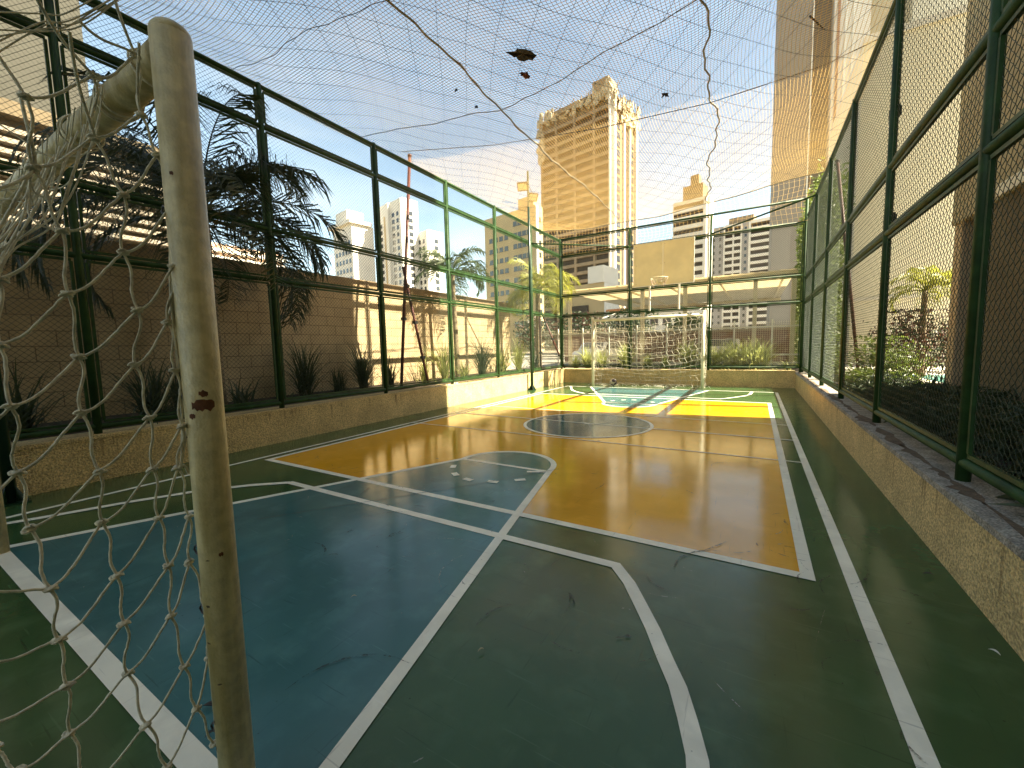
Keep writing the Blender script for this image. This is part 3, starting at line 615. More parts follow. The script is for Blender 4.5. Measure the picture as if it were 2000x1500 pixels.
for k, (a, b) in enumerate((('D5', (346, 560)), ('D6', (362, 740)), ('D8', (372, 925)), ('D11', (398, 1150)), ('D12', (417, 1310)), ('B13', (430, 1475)))):
    q = Vector(next(CTRL)); wig([KP[a], KP[a].lerp(q, .5)+Vector((0, 0, .01)), q], .003, k, .002)
for k in range(4):     # doubled strands running down the post
    wig([Vector(next(CTRL)), Vector(next(CTRL)), Vector(next(CTRL)), Vector(next(CTRL))], .0024, 30+k, .003)
for k in range(3): wig([Vector(next(CTRL)), Vector(next(CTRL)), Vector(next(CTRL))], .0022, 40+k, .003)
yb, zb_ = .38*U, 1.557*U
def loop(x, seed, rad=.047, tilt=.03):
    gg = random.Random(seed); P = []
    for i in range(25):
        a = 2*math.pi*i/24*1.15+gg.uniform(0, .02); P.append((x*U+tilt*math.sin(a)+gg.uniform(-.002, .002)+.004*i/24, yb+(rad+.002*math.sin(3*a+seed))*math.cos(a), zb_+(rad+.002*math.sin(2*a))*math.sin(a)))
    nm.tube(P, .0028, 7)
for k, x in enumerate((-1.03, -1.20, -1.215, -1.23, -1.45, -1.465, -1.8, -2.2, -2.215, -2.6)): loop(x, 50+k, .0455+.002*(k % 3), .012*((k % 3)-1))
# net thrown over the bar: loose strands swinging below and behind the crossbar
for k in range(15):
    gg = random.Random(100+k); x0 = -1.18-.06*k*.9; x1 = x0-gg.uniform(.05, .25)
    p0 = (x0*U, yb-.045, zb_+.01); p2 = (x1*U, yb-gg.uniform(.05, .30), zb_-gg.uniform(.05, .22)); p1 = ((x0+x1)/2*U, yb-.07, zb_-gg.uniform(.07, .20))
    wig([p0, p1, p2], .0017, 200+k, .003)
for k in range(0):
    gg = random.Random(300+k); a, b = gg.uniform(40, 190), gg.uniform(150, 300); c, d = a+gg.uniform(-90, -20), b+gg.uniform(40, 120)
    wig([Vector(next(CTRL)), Vector(next(CTRL)), Vector(next(CTRL))], .0017, 320+k, .002)
# strands rising from the side net over the bar and back
for k, (s, e_) in enumerate((('B1', (135, 60)), ('D1', (268, 80)), ('C1', (45, 180)), ('B0', (60, -20)), ('D0', (150, 35)), ('C0', (-30, 60)), ('A0', (-40, 400)), ('C1', (-30, 380)), ('D0', (215, -30)))):
    q = Vector(next(CTRL)); wig([KP[s], KP[s].lerp(q, .5)+Vector((0, 0, -.01)), q], .0029, 400+k, .003)
for k in range(5):
    gg = random.Random(430+k); wig([Vector(next(CTRL)), Vector(next(CTRL)), Vector(next(CTRL)), Vector(next(CTRL))], .0014, 450+k, .003)
for k in range(12):
    gg = random.Random(480+k); e_ = KP[('C1', 'A0', 'C2', 'Z9')[k % 4]]
    wig([Vector(next(CTRL)), Vector(next(CTRL)), e_.lerp(Vector(next(CTRL)), .5), e_], .0016, 500+k, .003)
nm.add(kn.v, kn.f); nm.build('rope_net', ROPE, ng, True)
# back and roof of the near net (behind the frame)
A, B = [], []
def nb(x, t):   # x units, t 0..1 from bar to floor at the back
    return (x*U, (.38-.55*math.sin(t*1.2))*U, (1.5*(1-t))*U+.02)
for x in np.arange(-3.3, -1.6, .10):
    P = np.array([nb(x+.02*math.sin(20*t+x*9), t) for t in np.linspace(0, 1, 14)]); A.append(P[:-1]); B.append(P[1:])
for t in np.linspace(.05, .98, 14):
    P = np.array([nb(x, t+.012*math.sin(x*40)) for x in np.arange(-3.3, -1.6, .05)]); A.append(P[:-1]); B.append(P[1:])
V, F = segs(np.concatenate(A), np.concatenate(B), .0028, 5); np_mesh('back_net', V, F, ROPE, ng)

fg = thing('goal', 'pale football goal at the far end under the backboard with a sagging net', 'goal', u(-2.19, 9.6, 0))
goal_frame(fg, -3.41, -.965, 9.6, 1.66, .042, CREAM2)
A, B = [], []
gg = random.Random(3)
def fn(s, t):     # s 0..1 across, t 0..1 down the back of the net
    x = -3.37+2.37*s; bag = math.sin(math.pi*s)
    y = 9.62+.10*t+.50*t**1.5*(.7+.3*bag)+.04*math.sin(9*s+5*t)
    z = 1.60-1.56*t**(1.15-.25*bag)
    z = max(.012, z - .10*bag*math.sin(math.pi*t)); 
    return (x*U+.02*math.sin(13*t+s*7)*U, y*U, z*U)
ns, ntt = 20, 14
for i in range(ns+1):
    P = np.array([fn(i/ns+.010*((j % 2)*2-1), j/ntt) for j in range(ntt+1)]); A.append(P[:-1]); B.append(P[1:])
for j in range(1, ntt+1):
    P = np.array([fn(i/ns+.010*((j % 2)*2-1), j/ntt+.006*((i % 2)*2-1)) for i in range(ns+1)]); A.append(P[:-1]); B.append(P[1:])
# side panels and the heap of slack along the floor
for sx, s0 in ((-3.41, -1), (-.965, 1)):
    for j in range(14):
        t = j/13; yb2 = 9.62+.6*t
        P = np.array([(sx*U+s0*.05*math.sin(6*q+j), (9.62+(yb2-9.62)*q)*U, (1.58*(1-t)*(1-.2*q)+.03)*U) for q in np.linspace(0, 1, 6)]); A.append(P[:-1]); B.append(P[1:])
    for q in np.linspace(.05, 1, 6):
        P = np.array([(sx*U+s0*(.06*math.sin(8*t+q*5)), (9.60+.06+.6*q*t)*U, (1.58*(1-t)+.02)*U) for t in np.linspace(0, 1, 12)]); A.append(P[:-1]); B.append(P[1:])
for k in range(70):
    x = gg.uniform(-3.55, -.9); y = gg.uniform(9.62, 10.1); a = gg.uniform(0, 6.28); l = gg.uniform(.08, .3)
    P = np.array([((x+l*math.cos(a)*t)*U, (y+l*.5*math.sin(a)*t)*U, .012+.07*abs(math.sin(math.pi*t))*gg.random()) for t in np.linspace(0, 1, 6)]); A.append(P[:-1]); B.append(P[1:])
V, F = segs(np.concatenate(A), np.concatenate(B), .0032, 4); np_mesh('rope_net', V, F, ROPE2, fg)
for x in (-3.2, -1.2):   # white tape ties fixing the bar to the fence
    MB().tube([u(x, 9.62, 1.63), u(x+.08, 10.0, 1.72), u(x+.12, 10.42, 1.80)], .012, 6).build('tie_strap', WHITEP, fg, True)
# football
bl = thing('football', 'dark and white football lying in the far goal net', 'ball', u(-2.98, 9.85, .088))
bm = bpy.data.materials.new('ball_panels'); bm.use_nodes = True; n_ = bm.node_tree
vv = n_.nodes.new('ShaderNodeTexVoronoi'); vv.inputs['Scale'].default_value = 9; tcn = n_.nodes.new('ShaderNodeTexCoord'); n_.links.new(tcn.outputs['Object'], vv.inputs['Vector'])
rp = n_.nodes.new('ShaderNodeValToRGB'); rp.color_ramp.elements[0].color = (.03, .02, .02, 1); rp.color_ramp.elements[1].color = (.55, .48, .38, 1); rp.color_ramp.elements[0].position = .45; rp.color_ramp.elements[1].position = .5
n_.links.new(vv.outputs['Color'], rp.inputs[0]); n_.links.new(rp.outputs[0], n_.nodes['Principled BSDF'].inputs['Base Color'])
MB().sphere(u(-2.98, 9.85, .088), .11, 20, 14).build('ball_skin', bm, bl, True)

# ------------------------------------------------------------------ basketball backboard
bb = thing('backboard', 'cream basketball backboard with a hoop and torn net on the far fence', 'backboard', u(-1.83, 9.78, 2.3))
bx0, bx1, bz0, bz1, by = -2.465, -1.195, 2.325, 3.265, 9.76
MB().box(u(bx0, by, bz0), u((bx0+bx1)/2-.0025, by+.02, bz1)).build('board_panel', BOARD, bb)
MB().box(u((bx0+bx1)/2+.0025, by, bz0), u(bx1, by+.02, bz1)).build('board_panel', BOARD, bb)
fr = MB()
for a, b in (((bx0-.012, by-.004, bz0-.012), (bx1+.012, by+.03, bz0)), ((bx0-.012, by-.004, bz1), (bx1+.012, by+.03, bz1+.012)), ((bx0-.012, by-.004, bz0), (bx0, by+.03, bz1)), ((bx1, by-.004, bz0), (bx1+.012, by+.03, bz1))): fr.box(u(*a), u(*b))
fr.build('board_frame', WHITEP, bb)
bo = MB()
for x in (bx0+.05, (bx0+bx1)/2-.04, (bx0+bx1)/2+.04, bx1-.05):
    for z in (bz0+.05, (bz0+bz1)/2, bz1-.05): bo.sphere(u(x, by-.002, z), .007, 6, 4)
bo.build('bolt', mat('rusty_bolt', (.12, .06, .03), .7), bb)
for x in (-2.12, -1.49):
    MB().beam(u(x, 9.80, 1.76), u(x, 9.80, 2.9), .045, .045, (0, 1, 0)).build('support_leg', WHITEP, bb)
    MB().beam(u(x, 9.815, 1.83), u(x, 10.45, 1.83), .04, .04).build('support_arm', POLEG, bb)
    MB().beam(u(x, 9.815, 2.7), u(x, 10.45, 3.38), .04, .04).build('support_arm', POLEG, bb)
rim = MB(); rc_ = u(-1.86, 9.76-.24, 2.44)
rim.tube([(rc_[0]+.225*math.cos(a), rc_[1]+.225*math.sin(a), rc_[2]) for a in [2*math.pi*i/32 for i in range(33)]], .010, 8, False)
rim.box((rc_[0]-.07, rc_[1]+.21, rc_[2]-.09), (rc_[0]+.07, by*U, rc_[2]+.015)); rim.build('rim', RIMM, bb, True)
hn = MB()
for k in range(11):
    gg = random.Random(k); a = k*2*math.pi/11; rr1 = .225; P = []
    for i in range(6):
        t = i/5*gg.uniform(.6, 1); P.append((rc_[0]+(rr1-.09*t)*math.cos(a+.35*t*(1 if k % 2 else -1)), rc_[1]+(rr1-.09*t)*math.sin(a+.35*t*(1 if k % 2 else -1)), rc_[2]-.02-.24*t))
    hn.tube(P, .0035, 5)
hn.build('hoop_net', mat('hoop_cord', (.55, .30, .24), .8, col2=(.7, .66, .6), vscale=20), bb, True)

# ------------------------------------------------------------------ floodlight poles
def light_pole(label, x, y, h, lamps):
    t = thing('floodlight_pole', label, 'light pole', u(x, y, 0))
    MB().tube([u(x, y, 0), u(x, y, 2.4), u(x-.0, y-.02, h)], [.042, .038, .028], 12).build('pole', POLEG, t, True)
    bp = MB().box((x*U-.10, y*U-.10, .0), (x*U+.10, y*U+.10, .012))
    for a in range(4):
        d = Vector((math.cos(R(45+90*a)), math.sin(R(45+90*a)), 0)); c = Vector(u(x, y, 0)); s = d.cross(Vector((0, 0, 1)))*.004
        q = [c+d*.03+Vector((0, 0, .012)), c+d*.12+Vector((0, 0, .012)), c+d*.03+Vector((0, 0, .17))]
        bp.add([p-s for p in q]+[p+s for p in q], [(0, 1, 2), (5, 4, 3), (0, 3, 4, 1), (1, 4, 5, 2), (2, 5, 3, 0)])
    bp.build('base_bracket', POLEG, t)
    for z in (1.86, 2.34): MB().tube([u(x, y, z), u(-4.6, y-.03, z-.02)], .012, 6).build('tie_bracket', POLEG, t)
    for (dx, dy, dz, yaw) in lamps:
        c = Vector(u(x+dx, y+dy, dz)); arm = MB().tube([u(x, y, dz+.22), c+Vector((0, 0, .09))], .010, 6); arm.tube([u(x, y, dz+.02), c+Vector((0, 0, .09))], .008, 6); arm.build('lamp_arm', BLACK, t)
        Mx = Matrix.Translation(c) @ Matrix.Rotation(yaw, 4, 'Z') @ Matrix.Rotation(R(38), 4, 'X')
        h_ = MB(); h_.box((-.14, -.03, -.11), (.14, .03, .11)); 
        for q in range(7): h_.box((-.10+.03*q, .03, -.075), (-.09+.03*q, .05, .075))
        h_.v = [tuple(Mx @ Vector(p)) for p in h_.v]; hd = h_.build('lamp_head', BLACK, t)
        l_ = MB().box((-.115, -.034, -.085), (.115, -.031, .085)); l_.v = [tuple(Mx @ Vector(p)) for p in l_.v]
        ln = l_.build('lamp_lens', LAMP, None); ln.parent = hd; ln.matrix_parent_inverse = Matrix()
        ln.matrix_parent_inverse = hd.matrix_parent_inverse.inverted() if False else Matrix()
    return t
light_pole('slim dark green pole with two floodlights beside the far left wall', -4.43, 8.33, 4.86, [(.04, -.34, 4.43, R(20)), (.02, .16, 4.36, R(50))])
light_pole('near dark green light pole base behind the rope net at the left edge', -4.42, .58, 4.86, [(.04, -.3, 4.5, R(20))])

# ------------------------------------------------------------------ block wall left, boundary fences
BLK = wall_mat('block_wall', (.58, .44, .25), (.27, .19, .11), .40, .20, .93, .8, axis='y', mort=.006)
bw = thing('block_wall', 'high beige concrete block wall behind the left fence with dark capping beam', 'wall', u(-6.4, 4, 0))
MB().box(u(-6.5, -4, -.05), u(-6.35, 10.6, 2.18)).build('blockwork', BLK, bw)
MB().box(u(-6.53, -4, 2.1805), u(-6.335, 10.62, 2.31)).build('capping_beam', mat('cap_brown', (.34, .24, .13), .85, var=.3, vscale=3), bw)

gf = thing('mesh_boundary_fence', 'white welded mesh boundary fence beyond the far planting bed', 'fence', u(-2, 12.4, 0))
A, B = [], []
x0g, x1g = -6.3, 1.05
for x in np.arange(x0g*U, x1g*U, .062): A.append([(x, 12.42*U, .42*U)]); B.append([(x, 12.42*U, 1.52*U)])
for z in np.arange(.44*U, 1.53*U, .062): A.append([(x0g*U, 12.425*U, z)]); B.append([(x1g*U, 12.425*U, z)])
V, F = segs(np.concatenate(A), np.concatenate(B), .0032, 4); np_mesh('welded_mesh', V, F, mat('galvanised_cream', (.62, .54, .36), .6), gf)
for x in (-5.6, -4.75, -3.9, -3.05, -2.2, -1.35, -.5, .35, 1.0): MB().beam(u(x, 12.42, .3), u(x, 12.42, 1.56), .05, .05, (0, 1, 0)).build('fence_post', WHITEP, gf)
for z in (.45, .66, 1.38): MB().beam(u(x0g, 12.44, z), u(x1g, 12.44, z), .035, .05).build('fence_rail', WHITEP, gf)
# covered parking pergola behind it
pg = thing('pergola', 'cream pergola with translucent sheet roof over the parking beyond the mesh fence', 'pergola', u(-2, 14.5, 0))
for x in (-6.0, -3.35, -2.0, -.05, .90):
    MB().beam(u(x, 14.4, -.04), u(x, 14.4, 2.86), .14, .14, (0, 1, 0)).build('column', mat('pergola_cream', (.62, .54, .36), .7, var=.1), pg)
MB().beam(u(-6.3, 14.3, 2.93), u(.98, 14.3, 2.93), .09, .16).build('front_beam', MATS['pergola_cream'], pg)
MB().beam(u(-6.3, 23.8, 3.03), u(.98, 23.8, 3.03), .09, .16).build('rear_beam', MATS['pergola_cream'], pg)
rf = MB()
for k in range(29):
    x = -6.3+.25*k; rf.add([u(x, 14.15, 3.02), u(x+.125, 14.15, 3.028), u(x+.25, 14.15, 3.02), u(x+.25, 24, 3.12), u(x+.125, 24, 3.13), u(x, 24, 3.12)], [(0, 1, 4, 5), (1, 2, 3, 4)])
rf.build('sheet_roof', mat('translucent_sheet', (.46, .37, .21), .6, var=.35, vscale=1.5, transl=.3), pg)
for x in (-5.2, -4.2, -2.7, -1.1, .7): MB().beam(u(x, 14.3, 3.0), u(x, 23.7, 3.08), .06, .08).build('rafter', MATS['pergola_cream'], pg)
BRK = wall_mat('brick_wall', (.26, .10, .065), (.28, .2, .14), .24, .08, .7, .4, axis='x', mort=.01)
bk = thing('brick_wall', 'red brown brick wall seen through the far mesh fence', 'wall', (-2, 30, 0))
MB().box((-13, 30, -.05), (8, 30.3, 1.95)).build('brickwork', BRK, bk)
MB().box((-13.1, 29.95, 1.951), (8.1, 30.35, 2.08)).build('coping', CONCF, bk)
struct(MB().box((-30, 16.2, -.05), (2.8, 60, -.02)).build('parking_pavement', mat('pavement', (.30, .27, .22), .9, var=.2, vscale=.8)))
struct(MB().box((2.81, 13.0, -.05), (16, 60, .02)).build('pool_terrace', mat('terrace_pale', (.62, .57, .47), .85, var=.15, vscale=1)))
struct(MB().sheet([(4.4, 15.4), (7.5, 15.4), (7.5, 18.5), (4.4, 18.5)], .035).build('pool_water', mat('pool_water', (.10, .40, .36), .08, bump=.2, bscale=3)))
# low parapet of the pool
def car(x, y, rot, col, label, s=1):
    t = thing('parked_car', label, 'car', (x, y, 0)); ca, sa = math.cos(rot), math.sin(rot)
    def tr(mb): mb.v = [(x+(p[0]*ca-p[1]*sa), y+(p[0]*sa+p[1]*ca), p[2]) for p in mb.v]; return mb
    prof = [(-2.05, .35), (-2.05, .75), (-1.8, .92), (-1.2, .98), (-.65, 1.42), (.75, 1.44), (1.35, 1.02), (2.0, .85), (2.1, .55), (2.05, .35)]
    b = MB(); n = len(prof); b.add([(a, -.82, z) for a, z in prof]+[(a, .82, z) for a, z in prof], [tuple(range(n))[::-1], tuple(range(n, 2*n))]+[(i, (i+1) % n, n+(i+1) % n, n+i) for i in range(n)])
    tr(b).build('car_body', col, t)
    gl = MB(); gl.add([(-.95, -.826, 1.0), (-.58, -.826, 1.36), (.7, -.826, 1.38), (1.15, -.826, 1.02)], [(0, 3, 2, 1)]); gl.add([(-1.12, -.7, 1.07), (-1.12, .7, 1.07), (-.72, .62, 1.40), (-.72, -.62, 1.40)], [(0, 1, 2, 3)]); tr(gl).build('car_window', GLASS, t)
    for a in (-1.3, 1.3):
        for b_ in (-.8, .8): wl = MB().tube([(a, b_-.09, .32), (a, b_+.09, .32)], .32, 16); tr(wl).build('wheel', BLACK, t)
    return t
car(-8.3, 24.5, R(85), mat('car_white', (.7, .7, .7), .25), 'white parked car beyond the pergola columns')
car(-1.6, 25, R(95), mat('car_silver', (.4, .41, .42), .25), 'silver grey parked car in front of the red brick wall')

# ------------------------------------------------------------------ vegetation
def blade_clump(name, label, x, y, z, h, n, spread, m, seed, group=None, wd=.012, droop=.5):
    g = random.Random(seed); t = thing(name, label, 'plant', (x, y, z), group); mb = MB()
    for i in range(n):
        a = g.uniform(0, 6.283); tilt = abs(g.gauss(0, .42))*spread; L_ = h*g.uniform(.55, 1.15); bx, by_ = x+g.uniform(-.07, .07)*spread, y+g.uniform(-.07, .07)*spread
        d = Vector((math.cos(a), math.sin(a), 0)); s = Vector((-d.y, d.x, 0)); P = []
        for k in range(5):
            q = k/4; ang = tilt+droop*q*q*(.4+tilt); P.append(Vector((bx, by_, z))+d*L_*q*math.sin(ang)+Vector((0, 0, L_*q*math.cos(ang))))
        ws = [wd*.7, wd, wd*.85, wd*.5, .001]; V = []
        for p, w_ in zip(P, ws): V += [p-s*w_, p+s*w_]
        mb.add(V, [(2*k, 2*k+1, 2*k+3, 2*k+2) for k in range(4)])
    mb.build('blades', m, t)
    st = MB().lathe([(.001, 0), (.05, .0), (.06, .04), (.03, .09), (.001, .1)], (x, y, z-.01), 8); st.build('root_base', BUSH, t)
    return t
ZB = .33*U
GP = 'strap leaved plants in the left bed'
LP = [(-5.30, .80, .55, 60, 1.2, 'withered plant with pale broken blades behind the rope net at far left'),
      (-5.35, 1.70, .60, 90, 1.3, 'dark strappy plant behind the near rope net beside the second fence post'),
      (-5.9, 2.15, .55, 70, 1.3, 'dark plant low against the block wall just left of the near goal post'),
      (-5.35, 2.55, .38, 40, 1.4, 'small withered plant just left of the third fence post, right of the near goal post'),
      (-5.9, 3.72, .75, 150, 1.2, 'large dark fan of spiky blades in the shaded bay of the left bed'),
      (-5.85, 4.28, .38, 50, 1.3, 'low tuft right of the large spiky fan'),
      (-5.9, 4.80, .75, 150, .9, 'dense upright dark tuft on the edge of the sunlit wall'),
      (-5.5, 5.05, .55, 40, .9, 'sparse tuft at the foot of the tall red pole'),
      (-5.6, 6.05, .60, 40, 1.1, 'thin leaning tuft between the red pole and its strut'),
      (-5.7, 6.75, .80, 80, .8, 'tall yellowish tuft left of the first sunlit green post'),
      (-5.4, 7.05, .42, 50, 1.2, 'low pale tuft right of the first sunlit green post'),
      (-5.6, 8.0, .80, 150, .8, 'thick grey green bush of blades in the middle sunlit bay'),
      (-5.5, 8.75, .62, 90, .9, 'pale tuft behind the second sunlit post of the left fence'),
      (-5.5, 9.6, .85, 90, .8, 'tall loose tuft just left of the far floodlight pole'),
      (-5.4, 10.3, .55, 60, .9, 'dark tuft behind the far floodlight pole')]
for i, (x, y, h, n, sp, lb) in enumerate(LP):
    blade_clump('strap_leaf_plant', lb, x*U, y*U, ZB, h*1.45, int(n*1.3), sp, BLADE if y < 5.2 or 'grey' in lb or 'dark' in lb else BLADE2, 20+i, GP, .013 if n < 100 else .011)  # blade colour follows the shade edge: dark before it, mostly paler in sun
GF = 'pale grassy plants in the far bed'
FP = [(-4.45, .45, 70, 'small pale tuft in the far left corner of the far bed'), (-4.1, .7, 110, 'arching pale tuft left of the far goal'), (-3.7, .62, 90, 'pale tuft behind the left post of the far goal'),
      (-3.0, .8, 120, 'tall yellow green tuft seen through the left half of the far goal net'), (-2.45, .5, 60, 'low tuft behind the middle of the far goal net'),
      (-2.0, .45, 50, 'low sparse tuft below the left leg of the backboard'), (-1.45, .85, 150, 'big dark based tuft left of the right goal post'), (-1.1, .6, 70, 'tuft directly behind the right goal post')]
for i, (x, h, n, lb) in enumerate(FP):
    blade_clump('grassy_plant', lb, x*U, 11.1*U, ZB, h*1.15, int(n*1.6), .9, BLADE2, 70+i, GF, .016)
NM = ['leftmost', 'second', 'third', 'fourth', 'fifth', 'rightmost']
for i, x in enumerate((-.78, -.6, -.42, -.22, -.02, .13)):
    blade_clump('grassy_plant', '%s tuft of the dense sunlit row right of the far goal' % NM[i], x*U, (11.0+.08*(i % 2))*U, ZB, .82+.03*i, 190, 1.1, BLADE2, 90+i, GF, .015)
blade_clump('grassy_plant', 'tiny yellow tuft near the far right corner post', .62*U, 11.1*U, ZB, .32, 30, 1, BLADE2, 99, GF)

def frond(base, d, L_, rise, droop, m, parent, seed, leaf=.42, n=34, wd=.015):
    g = random.Random(seed); mb = MB(); base = Vector(base); d = Vector((d[0], d[1], 0)).normalized(); s = Vector((-d.y, d.x, 0)); P = []
    ang = rise; p = base.copy(); step = L_/24
    for k in range(25):
        P.append(p.copy()); p = p+(d*math.cos(ang)+Vector((0, 0, math.sin(ang))))*step; ang -= droop/24*(.5+1.2*k/24)
    mb.tube(P, [.016*(1-.85*k/24) for k in range(25)], 5)
    for i in range(n):
        q = .16+.82*i/(n-1); k = min(23, int(q*24)); c = P[k].lerp(P[k+1], q*24-k); tg_ = (P[k+1]-P[k]).normalized()
        ll = leaf*(.45+.85*math.sin(math.pi*min(1, q*.9+.08)))*g.uniform(.8, 1.1)
        for sg in (-1, 1):
            out = (s*sg*g.uniform(.75, 1.0)+tg_*g.uniform(.45, .85)+Vector((0, 0, g.uniform(-.25, .35)))).normalized()
            e1 = c+out*ll*.5; e2 = e1+(out*.55+Vector((0, 0, -.75*g.uniform(.5, 1.4)))).normalized()*ll*.5
            wv = tg_.cross(out); wv = wv.normalized()*wd*.5+tg_*wd*.6
            mb.add([c-wv*.5, c+wv*.5, e1-wv, e1+wv, e2], [(0, 1, 3, 2), (2, 3, 4)])
    return mb.build('frond', m, parent)
def palm(label, x, y, zc, nf, L_, m, seed, lean=(0, 0), r=.08, leaf=.42, upbias=0, dens=34):
    g = random.Random(seed); t = thing('palm_tree', label, 'palm', (x, y, ZB))
    path = [(x+lean[0]*(1-q), y+lean[1]*(1-q), ZB-.05+(zc-ZB+.05)*q) for q in [i/12 for i in range(13)]]
    MB().tube(path, [r*(1.25-.35*i/12+.07*(i % 2)) for i in range(13)], 12).build('trunk', TRUNK, t, True)
    for i in range(nf):
        a = 2*math.pi*(i*.381966)+g.uniform(-.2, .2); ri = g.uniform(-.1, 1.25)+upbias
        frond((x, y, zc), (math.cos(a), math.sin(a)), L_*g.uniform(.8, 1.1), ri, g.uniform(1.6, 2.5), m, t, seed*100+i, leaf, dens)
    return t
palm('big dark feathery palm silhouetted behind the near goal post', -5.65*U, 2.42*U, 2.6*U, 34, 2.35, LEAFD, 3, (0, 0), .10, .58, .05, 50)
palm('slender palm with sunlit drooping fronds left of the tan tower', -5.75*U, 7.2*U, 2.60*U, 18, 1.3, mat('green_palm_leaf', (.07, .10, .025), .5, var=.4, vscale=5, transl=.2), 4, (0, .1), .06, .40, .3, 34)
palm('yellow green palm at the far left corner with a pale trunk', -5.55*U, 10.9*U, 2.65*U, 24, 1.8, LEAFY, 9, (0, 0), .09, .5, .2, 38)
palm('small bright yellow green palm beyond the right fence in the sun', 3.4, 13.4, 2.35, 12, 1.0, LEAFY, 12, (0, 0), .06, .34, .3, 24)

def leafy(name, label, c, rad, n, m, seed, leaf=.06, cat='shrub', group=None, m2=None, stems=5, arch=0, fill=False):
    g = random.Random(seed); t = thing(name, label, cat, (c[0], c[1], c[2]-rad[2]), group); mb = MB(); m2b = MB()
    cl = [(g.gauss(0, .42), g.gauss(0, .42), g.gauss(.05, .42)) for _ in range(max(6, n//90))]
    for i in range(n):
        k = g.choice(cl); p = [c[j]+rad[j]*max(-1.05, min(1.05, k[j]+g.gauss(0, .24))) for j in range(3)]; p[2] = max(c[2]-rad[2], p[2])
        if fill: p = [c[j]+rad[j]*g.uniform(-1, 1)*(1+.08*g.gauss(0, 1)) for j in range(3)]
        d = Vector((g.gauss(0, 1), g.gauss(0, 1), g.gauss(.2, .7))).normalized(); s = d.orthogonal().normalized(); s = (Matrix.Rotation(g.uniform(0, 6.28), 3, d) @ s)
        l_ = leaf*g.uniform(.6, 1.4); p = Vector(p); tip = p+d*l_*(1+arch)-Vector((0, 0, l_*arch*.6)); mid = p+d*l_*.5
        (m2b if (m2 and g.random() < .35) else mb).add([p, mid+s*l_*.26/(1+arch), tip, mid-s*l_*.26/(1+arch)], [(0, 1, 2, 3)])
    mb.build('foliage', m, t)
    if m2: m2b.build('foliage', m2, t)
    st = MB()
    for i in range(stems):
        a = g.uniform(0, 6.28); e = (c[0]+rad[0]*.6*math.cos(a), c[1]+rad[1]*.6*math.sin(a), c[2]+rad[2]*.3*g.random())
        st.tube([(c[0]+.1*rad[0]*math.cos(a), c[1]+.1*rad[1]*math.sin(a), c[2]-rad[2]), e], [.02, .006], 5)
    st.build('stems', TRUNK, t); return t
# right garden (shade, then sun)
SH = [(1.75, 2.6, .55, .42, 'dark leafy shrub lowest behind the right fence nearest the camera'),
      (2.0, 3.9, .6, .45, 'dark shrub against the shaded tan wall behind the right fence'),
      (1.9, 5.1, .6, .40, 'dark arching shrub between the nearest right fence post and the next'),
      (1.95, 6.3, .55, .38, 'low dark shrub in front of the corner column of the tan building'),
      (2.0, 7.5, .6, .36, 'dark green shrub behind the right fence left of the corner column'),
      (2.9, 8.3, .7, .34, 'arching shrub in front of the cut trunk'),
      (1.9, 8.7, .55, .40, 'shaded shrub behind the middle bay of the right fence'),
      (1.9, 9.8, .5, .42, 'half sunlit shrub beside the leaning red pole')]
for i, (x, y, r_, h, lb) in enumerate(SH):
    leafy('garden_shrub', lb, (x, y, .26+h*.42), (r_, .75, h*.55), 1800, BUSH if i < 7 else HEDGE, 200+i, .095, arch=.8)
leafy('garden_shrub', 'sunlit yellow green shrub behind the right fence near its far end', (2.2, 10.9, .75), (.7, .6, .5), 1800, HEDGE, 220, .07)
leafy('garden_shrub', 'russet and green shrub mass beyond the right fence, left part', (3.3, 13.6, 1.0), (.8, .8, .85), 3200, BUSHR, 221, .08, m2=BUSH)
leafy('garden_shrub', 'russet and green shrub mass by the pool, right part', (4.9, 15.0, 1.1), (.9, .6, .7), 3000, BUSH, 222, .08, m2=BUSHR)
leafy('garden_shrub', 'dark bush row behind the pool terrace', (7.2, 20.5, 1.0), (2.6, .8, 1.2), 3600, BUSH, 223, .13, m2=BUSHR)
hd = leafy('tall_hedge', 'tall sunlit green hedge behind the far end of the right fence', (1.66, 17.2, 2.8), (.36, 3.3, 2.9), 30000, HEDGE, 230, .12, 'hedge', stems=14, fill=True)
tk = thing('cut_trunk', 'stout brown cut palm trunk standing by the pool terrace', 'trunk', (3.35, 10.9, .1))
MB().lathe([(.001, 0), (.15, 0), (.15, .2), (.13, .5), (.135, .72), (.12, .8), (.001, .8)], (3.35, 10.9, .1), 14).build('trunk', TRUNK, tk, True)
MB().tube([(3.42, 10.8, .85), (3.75, 10.5, .12)], .012, 6).build('guy_stake', WHITEP, tk)
# far trees and bushes beyond the parking
def tree(label, x, y, h, r_, m, seed):
    g = random.Random(seed); t = leafy('tree', label, (x, y, h*.62), (r_, r_, h*.40), 2600, m, seed, .30, 'tree', m2=BUSHR if seed % 2 else None, stems=0)
    tr = MB().tube([(x, y, -.05), (x+.1, y, h*.3), (x, y, h*.6)], [.18, .13, .07], 8)
    for i in range(5): a = i*1.3; tr.tube([(x, y, h*(.3+.05*i)), (x+r_*.6*math.cos(a), y+r_*.6*math.sin(a), h*(.55+.06*i))], [.07, .02], 6)
    tr.build('trunk', TRUNK, t); return t
tree('dark tree seen through the far goal beyond the parking, left', -14.5, 38, 4.2, 2.2, BUSH, 301)
tree('dark round tree beyond the parking below the backboard', -9.3, 36, 4.0, 1.8, BUSH, 302)
tree('small bright green tree against the white apartments', -4.6, 33, 3.2, 1.2, HEDGE, 304)
tree('dark tree behind the far mesh fence at the left', -22, 42, 4.6, 2.6, BUSH, 305)

